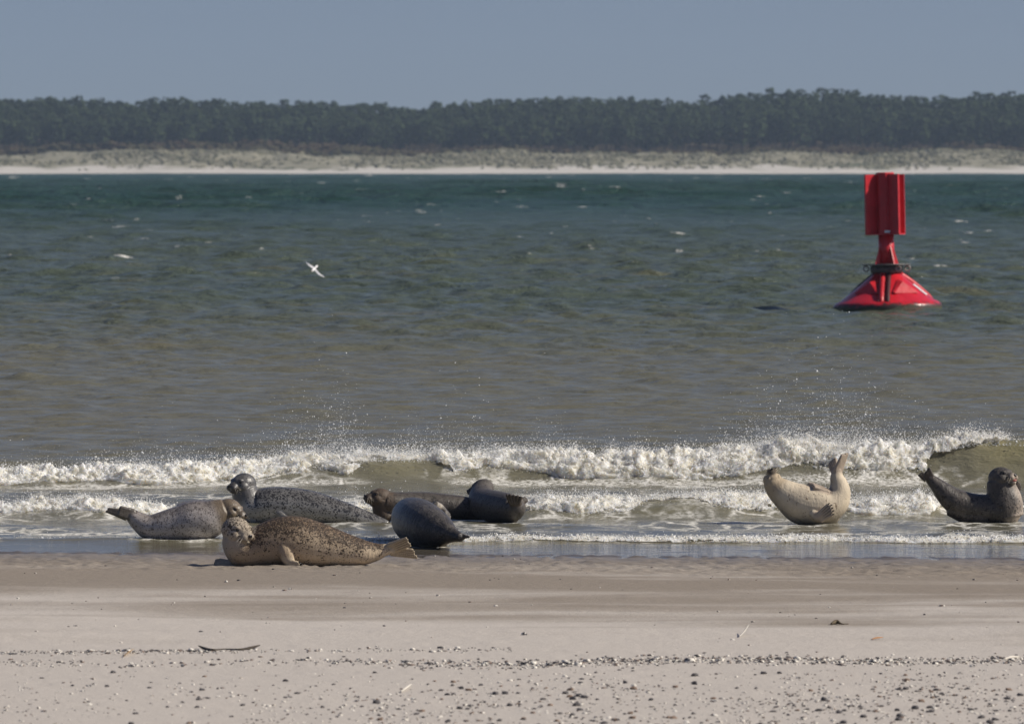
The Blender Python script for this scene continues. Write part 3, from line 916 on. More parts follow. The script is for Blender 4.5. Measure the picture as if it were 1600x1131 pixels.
def build_seals():
    # C: tan spotted seal on the sand
    d = float(ground_pt(480, 883)[1]) + .17
    Z, m = crop(320, 720, .225, d)
    base = Z(620, 735); base[2] = float(sand_z(base[0], base[1]))
    mat = seal_fur("fur_tan_spotted", (.145, .10, .064), (.66, .53, .37), (.030, .021, .015), 74, (.82, .26), .5, .4, (-.75, .4), (.36, .305, .235), (.46, .38, .27), .2, .22, (.34, .26, .175), .6, .25)
    make_seal("large tan seal with dark brown spots lying on the sand in front of the others", Z, m, base,
        [[(228, 520, -.02, 98, 1.0), (240, 590, -.01, 112, 1.0), (300, 620, 0, 120), (410, 588, .02, 152), (520, 565, .03, 172), (640, 562, .03, 178), (800, 584, .02, 153),
          (950, 613, .01, 121), (1090, 634, 0, 92), (1180, 632, 0, 66), (1250, 618, 0, 44), (1310, 612, 0, 34, .9)],
         [(222, 500, 0, 95), (226, 580, 0, 104), (245, 650, 0, 88), (290, 690, 0, 60)]],
        dict(c=(218, 482, -.01), s=100, dir=(.62, -.77, -.14)),
        [dict(ra=(1270, 585, -.03), rb=(1285, 635, .02), ta=(1402, 528, -.10), tb=(1432, 586, -.06), n=5, r0=.020, r1=.0085, notch=.02, web=.72),
         dict(ra=(1270, 600, .0), rb=(1290, 645, .03), ta=(1448, 614, -.02), tb=(1478, 676, .03), n=5, r0=.020, r1=.0085, notch=.04, web=.72),
         dict(ra=(560, 680, -.175), rb=(590, 722, -.175), ta=(655, 695, -.20), tb=(655, 738, -.20), n=5, r0=.018, r1=.011, notch=-.1, web=.9, claws=True,
              arm=[(525, 540, -.11, 50, .8), (560, 620, -.145, 52, .8), (590, 685, -.16, 42, .8), (620, 716, -.17, 26, .8)]),
         dict(ra=(190, 712, .12), rb=(180, 730, .06), ta=(85, 690, .16), tb=(72, 722, .08), n=5, r0=.022, r1=.014, notch=-.1, web=.95)],
        mat, (0, .35, .94), 1.02)

    # A: pale seal lying on its side in the swash, tail raised on the left
    Z, m = crop(150, 720, .1875, 63.6)
    base = Z(650, 655)
    mat = seal_fur("fur_silver_fine", (.19, .165, .145), (.42, .38, .35), (.060, .048, .040), 95, (.60, .42), .20, .8, (-.5, .5), (.14, .105, .066), (.085, .07, .052), .5, .3, None, .3)
    make_seal("silvery seal on its side in the swash at left, hind flippers raised to the left", Z, m, base,
        [[(1085, 420, 0, 112), (1010, 455, 0, 142), (920, 490, 0, 166), (800, 505, 0, 170), (670, 530, 0, 148), (540, 555, 0, 132), (440, 548, 0, 108), (360, 505, 0, 82), (300, 458, 0, 60), (262, 435, 0, 45)],
         [(700, 470, .15, 110), (800, 440, .16, 108), (920, 430, .12, 100)]],
        dict(c=(1110, 405, 0), s=98, dir=(.86, -.42, -.20)),
        [dict(ra=(320, 420, -.02), rb=(270, 470, -.03), ta=(205, 383, -.06), tb=(190, 440, -.06), n=5, r0=.024, r1=.016, notch=.0, web=.95),
         dict(ra=(270, 430, .04), rb=(250, 480, .04), ta=(95, 398, .05), tb=(80, 420, .04), n=5, r0=.024, r1=.010, notch=.12, web=.85)],
        mat, (-.25, .55, .80), 1.0)

    # B: wet grey seal behind, head up at the left
    Z, m = crop(320, 720, .225, 67.0)
    base = Z(640, 385)
    mat = seal_fur("fur_wet_grey", (.115, .11, .103), (.36, .345, .315), (.016, .014, .013), 66, (.64, .36), .17, .5, (-.7, .4), (.09, .085, .08), (.14, .13, .115), .6, .2, None, .2)
    make_seal("wet dark grey speckled seal with raised head looking left, behind the tan seal", Z, m, base,
        [[(275, 200, 0, 88), (300, 270, 0, 98), (350, 320, 0, 116), (450, 305, 0, 124), (600, 306, 0, 122), (750, 322, 0, 112), (900, 352, 0, 92), (1050, 388, 0, 72), (1180, 420, 0, 48), (1270, 440, 0, 28)],
         [(262, 190, 0, 80), (275, 270, 0, 80), (310, 350, 0, 90), (380, 380, 0, 90)]],
        dict(c=(272, 160, 0), s=82, dir=(-.72, -.68, -.02)),
        [dict(ra=(520, 370, -.15), rb=(560, 400, -.15), ta=(590, 385, -.18), tb=(600, 410, -.18), n=5, r0=.018, r1=.012, notch=-.1, web=.95,
              arm=[(490, 310, -.10, 46, .8), (525, 360, -.13, 40, .8), (560, 395, -.14, 26, .8)])],
        mat, (0, .25, .97), 1.05)

    # D: brown headed seal looking left
    Z, m = crop(540, 720, .2, 67.3)
    base = Z(600, 440)
    mat = seal_fur("fur_brown_dark", (.082, .070, .058), (.07, .063, .057), (.026, .022, .018), 70, (.5, .4), .34, .5, (-.5, .4), (.088, .062, .042), None, .35, .12)
    make_seal("brown headed seal looking left, its long back passing behind the dark rounded seal", Z, m, base,
        [[(300, 320, 0, 86), (370, 338, .02, 96), (450, 345, .05, 100), (600, 345, .1, 100), (760, 358, .12, 98), (900, 372, .14, 94), (1050, 390, .15, 80), (1200, 420, .15, 50), (1280, 435, .15, 30)],
         [(285, 310, 0, 84), (290, 400, 0, 76), (320, 450, 0, 80)]],
        dict(c=(280, 292, 0), s=84, dir=(-.90, -.38, .22)), [], mat, (0, .1, 1), 1.05)

    # E: dark seal seen from behind
    Z, m = crop(540, 720, .2, 62.85)
    base = Z(560, 660)
    mat = seal_fur("fur_charcoal", (.056, .050, .045), (.36, .32, .26), (.03, .027, .025), 50, (.4, .2), .27, .5, (-.6, -.15), None, (.045, .04, .037), .3, .16, None, .7)
    make_seal("plump dark charcoal seal seen from behind, tail pointing right", Z, m, base,
        [[(480, 425, .95, 80), (490, 440, .75, 120), (505, 462, .55, 158), (535, 478, .3, 180), (580, 488, .05, 186), (645, 503, -.18, 170), (725, 522, -.36, 136), (800, 540, -.5, 86), (860, 556, -.58, 50), (905, 566, -.64, 34)]],
        dict(c=(462, 410, 1.12), s=72, dir=(-.55, .8, .1)),
        [dict(ra=(860, 545, -.6), rb=(870, 580, -.55), ta=(972, 562, -.66), tb=(920, 580, -.62), n=4, r0=.024, r1=.012, notch=.1, web=.9),
         dict(ra=(840, 530, -.52), rb=(850, 570, -.5), ta=(905, 545, -.5), tb=(935, 578, -.5), n=5, r0=.022, r1=.012, notch=.1, web=.9),
         dict(ra=(730, 360, .5), rb=(770, 420, .42), ta=(808, 440, .42), tb=(800, 480, .36), n=5, r0=.022, r1=.014, notch=-.1, web=.95,
              arm=[(690, 360, .4, 36, 1), (740, 390, .45, 32, 1), (780, 430, .42, 22, 1)]),
         dict(ra=(740, 600, .1), rb=(730, 655, .1), ta=(815, 600, .12), tb=(790, 655, .12), n=5, r0=.02, r1=.012, notch=-.1, web=.9)],
        mat, (-.55, -.15, .45), 1.0, ref='x')

    # F: seal seen tail first, head behind
    Z, m = crop(540, 720, .2, 67.0)
    base = Z(1180, 455)
    mat = seal_fur("fur_grey_brown", (.085, .075, .066), (.085, .076, .068), (.03, .026, .022), 60, (.45, .4), .36, .5, (-.4, .4), None, (.075, .058, .044), .28, .12)
    make_seal("dark grey seal with hind flippers raised toward the viewer, head turned left behind its back", Z, m, base,
        [[(1068, 245, .6, 78), (1060, 300, .5, 100), (1080, 345, .35, 118), (1170, 360, .1, 124), (1270, 366, -.12, 118), (1325, 352, -.28, 86), (1330, 310, -.34, 52), (1325, 285, -.36, 40)],
         [(1040, 360, .3, 88), (1180, 385, .1, 112), (1310, 400, -.05, 92)]],
        dict(c=(1072, 235, .62), s=78, dir=(-.93, .28, -.12)),
        [dict(ra=(1290, 320, -.38), rb=(1350, 320, -.38), ta=(1258, 245, -.42), tb=(1372, 262, -.42), n=5, r0=.02, r1=.013, notch=-.05, web=.95),
         dict(ra=(1340, 310, -.3), rb=(1350, 330, -.3), ta=(1405, 275, -.26), tb=(1420, 300, -.26), n=4, r0=.018, r1=.012, notch=.0, web=.9)],
        mat, (-.2, .3, .9), 1.0, ref='x')

    # G: pale cream seal bent like a banana
    Z, m = crop(1160, 660, .1503, 66.7)
    base = Z(760, 1010)
    mat = seal_fur("fur_cream", (.27, .232, .18), (.57, .485, .36), (.18, .13, .085), 40, (.16, .12), .45, .8, (-.5, .85), (.38, .305, .21), (.34, .27, .21), .22, .15, None, .55, .85)
    make_seal("pale cream seal bent like a banana, head and hind flippers both raised", Z, m, base,
        [[(318, 640, 0, 108), (370, 690, 0, 132), (450, 750, 0, 160), (560, 815, 0, 194), (700, 860, 0, 210), (840, 865, 0, 205), (950, 820, 0, 168), (1005, 735, 0, 124), (1005, 650, 0, 98), (985, 575, 0, 74), (985, 520, 0, 56), (995, 480, 0, 44)],
         [(430, 840, 0, 90), (600, 930, 0, 130), (860, 930, .02, 150), (925, 900, .02, 130)]],
        dict(c=(318, 640, -.01), s=98, dir=(-.06, -.34, .94), up=(.25, -.9, .1)),
        [dict(ra=(965, 500, -.02), rb=(1020, 500, .0), ta=(1035, 335, -.03), tb=(1092, 320, .02), n=5, r0=.024, r1=.014, notch=.05, web=.92),
         dict(ra=(945, 520, .04), rb=(985, 480, .05), ta=(905, 440, .08), tb=(970, 375, .08), n=5, r0=.022, r1=.014, notch=-.05, web=.95),
         dict(ra=(770, 950, -.19), rb=(810, 1010, -.19), ta=(878, 838, -.24), tb=(920, 945, -.25), n=5, r0=.022, r1=.013, notch=-.12, web=.9, claws=True,
              arm=[(720, 930, -.15, 44, 1), (780, 970, -.18, 44, .9), (830, 940, -.21, 34, .8)]),
         dict(ra=(720, 640, -.04), rb=(740, 670, -.1), ta=(885, 690, -.04), tb=(895, 718, -.08), n=5, r0=.02, r1=.012, notch=-.1, web=.95,
              arm=[(690, 640, -.02, 28, 1), (760, 665, -.06, 30, .9), (840, 690, -.06, 22, .8)])],
        mat, (-.45, .55, -.70), .95, asleep=True)

    # H: dark seal at the right edge, head and tail raised
    Z, m = crop(1400, 660, .1503, 67.2)
    base = Z(850, 985)
    mat = seal_fur("fur_slate", (.062, .055, .049), (.42, .35, .28), (.024, .02, .018), 50, (.4, .2), .30, .4, (-1.1, -.5), None, (.06, .047, .038), .3, .12, None, .6, .15)
    make_seal("slate dark seal at the right edge, bent up at head and tail with mouth open", Z, m, base,
        [[(1085, 600, 0, 140), (1100, 700, 0, 162), (1125, 810, 0, 186), (1120, 900, 0, 190), (1020, 905, 0, 165), (880, 885, 0, 140), (740, 862, 0, 138), (610, 815, 0, 132), (510, 735, 0, 108), (430, 655, 0, 80), (370, 600, 0, 60), (335, 565, 0, 48)],
         [(1130, 860, 0, 180), (1150, 980, 0, 180)], [(560, 880, 0, 90), (750, 950, 0, 110), (950, 970, 0, 120)]],
        dict(c=(1082, 572, -.01), s=118, dir=(.74, -.62, .22)),
        [dict(ra=(375, 560, -.02), rb=(310, 590, -.02), ta=(340, 470, -.04), tb=(305, 520, -.04), n=5, r0=.022, r1=.013, notch=.05, web=.92),
         dict(ra=(345, 560, .03), rb=(310, 600, .03), ta=(262, 525, .03), tb=(236, 545, .02), n=5, r0=.022, r1=.012, notch=.08, web=.9),
         dict(ra=(1240, 700, .15), rb=(1250, 740, .15), ta=(1285, 620, .16), tb=(1310, 690, .16), n=5, r0=.018, r1=.012, notch=-.1, web=.95)],
        mat, (-.9, .25, .35), .98, mouth_open=True)
build_seals()

# ------------------------------------------------------------------ buoy
def lathe(prof, ns=48):
    V, F = [], []
    for (r, z) in prof:
        for k in range(ns):
            a = 2 * math.pi * k / ns; V.append((r * math.cos(a), r * math.sin(a), z))
    m = len(prof)
    for i in range(m - 1):
        for k in range(ns): F.append((i * ns + k, i * ns + (k + 1) % ns, (i + 1) * ns + (k + 1) % ns, (i + 1) * ns + k))
    F.append(tuple(range(ns))[::-1]); F.append(tuple((m - 1) * ns + k for k in range(ns)))
    return V, F

def box(c, ax, ay, az):
    c, ax, ay, az = map(lambda q: np.array(q, float), (c, ax, ay, az))
    V = [c + sx * ax + sy * ay + sz * az for sx in (-1, 1) for sy in (-1, 1) for sz in (-1, 1)]
    F = [(0, 1, 3, 2), (4, 6, 7, 5), (0, 4, 5, 1), (2, 3, 7, 6), (0, 2, 6, 4), (1, 5, 7, 3)]
    return V, F

def plate_up(p, q, z0, z1, th):
    """upright plate between plan points p and q"""
    p, q = np.array(p, float), np.array(q, float); d = (q - p) / 2; n = np.array((-d[1], d[0])); n = n / np.linalg.norm(n) * th / 2
    c = (p + q) / 2
    return box((c[0], c[1], (z0 + z1) / 2), (d[0], d[1], 0), (n[0], n[1], 0), (0, 0, (z1 - z0) / 2))

def torus(c, nrm_, R_, r_, n1=20, n2=8):
    nz = Vector(nrm_).normalized(); a = nz.orthogonal().normalized(); b = nz.cross(a); V, F = [], []
    for i in range(n1):
        t = 2 * math.pi * i / n1; d = a * math.cos(t) + b * math.sin(t)
        for j in range(n2):
            s = 2 * math.pi * j / n2; V.append(Vector(c) + d * (R_ + r_ * math.cos(s)) + nz * r_ * math.sin(s))
    for i in range(n1):
        for j in range(n2):
            F.append((i * n2 + j, ((i + 1) % n1) * n2 + j, ((i + 1) % n1) * n2 + (j + 1) % n2, i * n2 + (j + 1) % n2))
    return V, F

def join(*shapes):
    V, F = [], []
    for v, f in shapes:
        o = len(V); V += list(v); F += [tuple(i + o for i in q) for q in f]
    return V, F

def build_buoy():
    d = 163.0
    base = P(1387, 487, d); base[2] = -.11
    g = N("buoy_red_paint")
    co = g.coord(); xyz = g.sep(co)
    n1 = g.noise(co, 3.0, 4, .6); n2 = g.noise(co, 12, 4, .65)
    c = g.mix(g.ramp(n1, .35, .65), (.46, .014, .022), (.56, .02, .03))
    c = g.mix(g.math('MULTIPLY', g.ramp(n2, .58, .75), .35), c, (.30, .02, .02))
    st = g.noise(g.coord((14, 14, 1.2)), 1.0, 4, .6)
    c = g.mix(g.math('MULTIPLY', g.ramp(st, .58, .72), .45), c, (.17, .03, .02))
    st2 = g.noise(g.coord((11, 11, 2.5), (3, 1, 0)), 1.0, 3, .5)
    c = g.mix(g.math('MULTIPLY', g.ramp(st2, .70, .76), .2), c, (.6, .3, .28))
    g.set(color=c, rough=g.ramp(n2, .3, .7, .28, .5), spec=.45)
    red = g.m
    g = N("buoy_hull_paint")
    co = g.coord(); xyz = g.sep(co)
    n1 = g.noise(co, 3.0, 4, .6); n2 = g.noise(co, 9, 5, .7)
    c = g.mix(g.ramp(n1, .35, .65), (.48, .013, .022), (.58, .02, .03))
    zz = g.math('ADD', xyz[2], g.math('MULTIPLY', g.math('SUBTRACT', n2, .5), .34))
    c = g.mix(g.ramp(zz, .32, .21), c, (.035, .015, .012))
    c = g.mix(g.ramp(g.math('ADD', xyz[2], g.math('MULTIPLY', g.math('SUBTRACT', n1, .5), .2)), .22, .14), c, (.045, .055, .015))
    g.set(color=c, rough=g.ramp(zz, .16, .3, .7, .22), spec=.5)
    hullm = g.m
    steel = simple("galvanised_steel", (.10, .095, .09), .55, .4, .4, 12)
    ringm = simple("ring_steel", (.30, .28, .25), .5, .5, .3, 14)
    gutm = simple("gutter_dark", (.05, .008, .01), .6, .3, .3, 10)
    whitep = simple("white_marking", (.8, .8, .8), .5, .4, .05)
    root = bpy.data.objects.new("navigation_buoy", None); link(root); root.location = base
    root.rotation_euler = (R(-1.0), R(-1.2), R(0)); root.scale = (1.025, 1.025, 1.01)
    tag(root, "red steel navigation buoy with tall radar reflector floating offshore at right", 'buoy')
    hull = mesh_py("hull", *lathe([(.9, -.35), (1.14, -.25), (1.185, .0), (1.19, .2), (1.175, .25), (1.12, .30), (1.02, .345), (.62, .66), (.33, .90), (.28, .945), (.0, .95)][:-1]), hullm, True, root)
    # shoulders: radial fenders with a gutter between and lifting pockets
    def rib(ang, off, r0, r1, w):
        dr = np.array((math.cos(ang), math.sin(ang))); tn = np.array((-dr[1], dr[0]))
        p0 = dr * r0 + tn * off; p1 = dr * r1 + tn * off
        b = Body(); pts = catmull([(p0[0], p0[1], .93), ((p0[0] + p1[0]) / 2, (p0[1] + p1[1]) / 2, (.95 + .36) / 2 + .03), (p1[0], p1[1], .37), (p1[0] * 1.02, p1[1] * 1.02, .2)], 14)
        b.tube(pts, np.full(14, w), np.full(14, w), np.array((tn[0], tn[1], 0)), 10)
        return b.v, b.f
    for ang in (R(-96), R(24), R(144)):
        mesh_py("fender", *rib(ang, -.075, .27, 1.0, .06), red, True, root)
        mesh_py("gutter", *rib(ang, .06, .27, 1.01, .05), gutm, True, root)
    for ang in (R(-62), R(-128), R(60)):
        dr = np.array((math.cos(ang), math.sin(ang))); tn = np.array((-dr[1], dr[0]))
        c = [(dr[0] * .50, dr[1] * .50, .70)]
        ridge = [dr * .50, dr * .78]
        V = [(*(ridge[0] - tn * .03), .80), (*(ridge[0] + tn * .03), .80), (*(ridge[1] - tn * .32), .53), (*(ridge[1] + tn * .32), .53), (*(ridge[0] * 1.3), .75), (*(ridge[1] * 1.06 - tn * .3), .50), (*(ridge[1] * 1.06 + tn * .3), .50), (*(ridge[0]), .60)]
        F = [(0, 1, 4), (0, 4, 2), (1, 3, 4), (2, 4, 5), (4, 3, 6), (4, 6, 5), (2, 5, 7), (5, 6, 7), (6, 3, 7), (0, 2, 7), (1, 7, 3), (0, 7, 1)]
        mesh_py("lifting_pocket", V, F, red, False, root)
    mesh_py("collar", *lathe([(.26, .94), (.34, .955), (.36, 1.0), (.36, 1.1), (.31, 1.115)]), steel, True, root)
    mesh_py("deck_plate", *lathe([(.2, 1.117), (.52, 1.12), (.525, 1.13), (.52, 1.145), (.2, 1.147)]), steel, False, root)
    for a in (R(-170), R(-60), R(-12), R(80)):
        mesh_py("lifting_ring", *torus((.46 * math.cos(a), .46 * math.sin(a), 1.045), (math.sin(a) * .4 + .1, -1, 0), .055, .016), ringm, True, root)
    mesh_py("mast", *lathe([(.17, 1.147), (.17, 1.80)], 20), red, True, root)
    for a in (R(-150), R(-58), R(30), R(118)):
        dr = np.array((math.cos(a), math.sin(a))); tn = np.array((-dr[1], dr[0])) * .012
        tri = [(dr * .16, 1.148), (dr * .30, 1.148), (dr * .165, 1.55)]
        V = [(*(p + s * tn), z) for s in (-1, 1) for p, z in tri]
        mesh_py("gusset", V, [(0, 1, 2), (5, 4, 3), (0, 3, 4, 1), (1, 4, 5, 2), (2, 5, 3, 0)], red, False, root)
    # radar reflector: a column with upright fins between flanged end plates
    z0, z1 = 1.80, 3.13
    top = bpy.data.objects.new("radar_reflector", None)
    col = mesh_py("radar_reflector", *lathe([(.205, z0), (.205, z1 + .02), (.19, z1 + .04)], 8), red, False, root)
    bpy.data.objects.remove(top)
    fins = [((-.13, .02), (-.44, -.20)), ((.05, -.15), (.27, -.40)), ((.17, .06), (.41, .0)), ((-.03, .15), (-.1, .44))]
    for p, q in fins:
        q_, p_ = np.array(q), np.array(p)
        mesh_py("fin", *join(plate_up(p, q, z0 + .01, z1 - .003, .03), plate_up(q_ + np.array((-.0, 0)) - nrm(np.array((-(q_ - p_)[1], (q_ - p_)[0]))) * .025, q_ + nrm(np.array((-(q_ - p_)[1], (q_ - p_)[0]))) * .025, z0 + .012, z1 - .006, .02)), red, False, col)
    for z in (z0 + .005, z1 - .01):
        V, F = [], []
        ring = [(-.455, -.21), (-.12, -.19), (.27, -.41), (.42, -.01), (.17, .19), (-.1, .45), (-.44, .06)]
        th = .013
        V = [(x, y, z - th) for x, y in ring] + [(x, y, z + th) for x, y in ring]; k = len(ring)
        F = [tuple(range(k))[::-1], tuple(range(k, 2 * k))] + [(i, (i + 1) % k, k + (i + 1) % k, k + i) for i in range(k)]
        if z < 2: mesh_py("end_plate", V, F, red, False, col)
    mesh_py("label_plate", *box((.02, -.22, z0 + .06), (.06, 0, 0), (0, .012, 0), (0, 0, .025)), whitep, False, col)
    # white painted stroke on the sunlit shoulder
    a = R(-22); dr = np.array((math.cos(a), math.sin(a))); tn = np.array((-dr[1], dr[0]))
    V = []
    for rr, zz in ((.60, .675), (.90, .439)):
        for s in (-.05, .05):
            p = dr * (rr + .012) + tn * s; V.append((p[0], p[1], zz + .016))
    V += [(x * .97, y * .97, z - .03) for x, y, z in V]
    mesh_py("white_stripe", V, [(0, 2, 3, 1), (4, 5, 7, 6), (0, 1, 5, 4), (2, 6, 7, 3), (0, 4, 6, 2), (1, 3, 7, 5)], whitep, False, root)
build_buoy()

# ------------------------------------------------------------------ gull
def build_bird():
    d = 180.0
    c = P(491, 420, d)
    gw = N("white_feathers"); gw.set(color=(.82, .81, .80), rough=.7, spec=.1)
    gg = simple("grey_feathers", (.62, .62, .64), .7, .1, .08)
    bk = simple("beak", (.45, .22, .05), .5, .3, .1)
    root = bpy.data.objects.new("gull", None); link(root); root.location = c; root.scale = (.68, .68, .68)
    tag(root, "small white gull gliding low over the water, wings spread and banked", 'bird')
    w = nrm(np.array((.72, .0, -.69))); f = np.array((-.70, -.70, .05)); f = nrm(f - f.dot(w) * w); u = np.cross(w, f)
    if u[1] > 0: u = -u
    B = Body()
    L = [(-.20, .010), (-.15, .022), (-.05, .038), (.05, .044), (.12, .038), (.16, .032), (.20, .030), (.225, .018)]
    cc = catmull([(*(f * a), r) for a, r in L], 28)
    B.tube(cc[:, :3], cc[:, 3], cc[:, 3], u, 12)
    tl = [f * -.16 - w * .025, f * -.16 + w * .025, f * -.28 + w * .035, f * -.28 - w * .035]
    B.add([p + u * s for s in (-.006, .006) for p in tl], [(3, 2, 1, 0), (4, 5, 6, 7), (0, 1, 5, 4), (1, 2, 6, 5), (2, 3, 7, 6), (3, 0, 4, 7)])
    mesh_py("body", B.v, B.f, gw.m, True, root)
    for k in (-1, 1):
        st = [(0.03, .07, -.06, .01), (.13, .12, -.01, .04), (.24, .14, .03, .05), (.34, .09, .0, .04), (.43, .0, -.06, .01), (.48, -.08, -.10, -.01)]
        if k < 0: st = [(a_ * .8, b_ + .25 * a_, c_ + .25 * a_, d_) for a_, b_, c_, d_ in st]
        top, bot = [], []
        for sp, le, te, hz in st:
            h = u * (hz * (1.3 if k < 0 else .7)); o = w * (k * sp)
            for t in (0, .35, 1):
                p = o + h + f * (le + (te - le) * t); th = (.014, .022, .004)[(0, .35, 1).index(t)] * (1 - sp * .9)
                top.append(p + u * th * .5); bot.append(p - u * th * .5)
        V = top + bot; n = len(top); F = []
        for i in range(len(st) - 1):
            for j in range(2):
                a = i * 3 + j
                q = (a, a + 1, a + 4, a + 3); F.append(q); F.append(tuple(x + n for x in q[::-1]))
            for j in (0, 2):
                a = i * 3 + j; F.append((a, a + 3, a + 3 + n, a + n))
        e = (len(st) - 1) * 3
        F += [(0, 1, 1 + n, n), (1, 2, 2 + n, 1 + n), (e, e + 1, e + 1 + n, e + n), (e + 1, e + 2, e + 2 + n, e + 1 + n)]
        mesh_py("wing", V, F, gg, True, root)
    B = Body(); B.tube(np.array([f * .22, f * .25, f * .285 - u * .006]), np.array([.012, .009, .003]), np.array([.01, .007, .003]), w, 8)
    mesh_py("beak", B.v, B.f, bk, True, root)
build_bird()

# ------------------------------------------------------------------ pebbles, shells and wrack
def stone_mesh(name, seed, flat, mat, sub=2):
    v, f = ico()
    for _ in range(sub):
        nv = list(v); cache = {}; nf = []
        def midp(a, b):
            k = (min(a, b), max(a, b))
            if k not in cache:
                p = (v[a] + v[b]) / 2; nv.append(p / np.linalg.norm(p)); cache[k] = len(nv) - 1
            return cache[k]
        for a, b, c in f:
            ab, bc, ca = midp(a, b), midp(b, c), midp(c, a)
            nf += [(a, ab, ca), (b, bc, ab), (c, ca, bc), (ab, bc, ca)]
        v, f = np.array(nv), np.array(nf)
    nz = fbm(v[:, 0] * 1.3 + seed * 7.7, v[:, 1] * 1.3, v[:, 2] * 1.3, 3)
    v = v * (1 + .28 * nz)[:, None] * np.array((1, .8, flat))
    me = bpy.data.meshes.new(name); me.from_pydata([tuple(q) for q in v], [], [tuple(map(int, q)) for q in f]); me.update()
    for p in me.polygons: p.use_smooth = True
    me.materials.append(mat); return me

def shell_mesh(name, seed, mat):
    """half of a bivalve: a ribbed cupped fan with thickness"""
    V, F = [], []; na, nr = 15, 6
    for s in (0, 1):
        for i in range(na):
            a = R(-75 + 150 * i / (na - 1))
            for j in range(nr):
                t = (j + .3) / (nr - .7)
                rib = 1 + .03 * (i % 2)
                x = math.sin(a) * t * .95 * rib; y = (math.cos(a) * t * 1.15 - .5) * rib
                z = .5 * math.sin(min(1, t) * math.pi * .62) * math.cos(a * .9) - .12 - .07 * s - .25 * t * t
                V.append((x, y, z))
    n = na * nr
    for i in range(na - 1):
        for j in range(nr - 1):
            q = (i * nr + j, (i + 1) * nr + j, (i + 1) * nr + j + 1, i * nr + j + 1)
            F += [q, tuple(k + n for k in q[::-1])]
        for j in (0, nr - 1): F.append((i * nr + j, (i + 1) * nr + j, (i + 1) * nr + j + n, i * nr + j + n))
    for i in (0, na - 1):
        for j in range(nr - 1): F.append((i * nr + j, i * nr + j + 1, i * nr + j + 1 + n, i * nr + j + n))
    me = bpy.data.meshes.new(name); me.from_pydata(V, [], F); me.update()
    for p in me.polygons: p.use_smooth = True
    me.materials.append(mat); return me

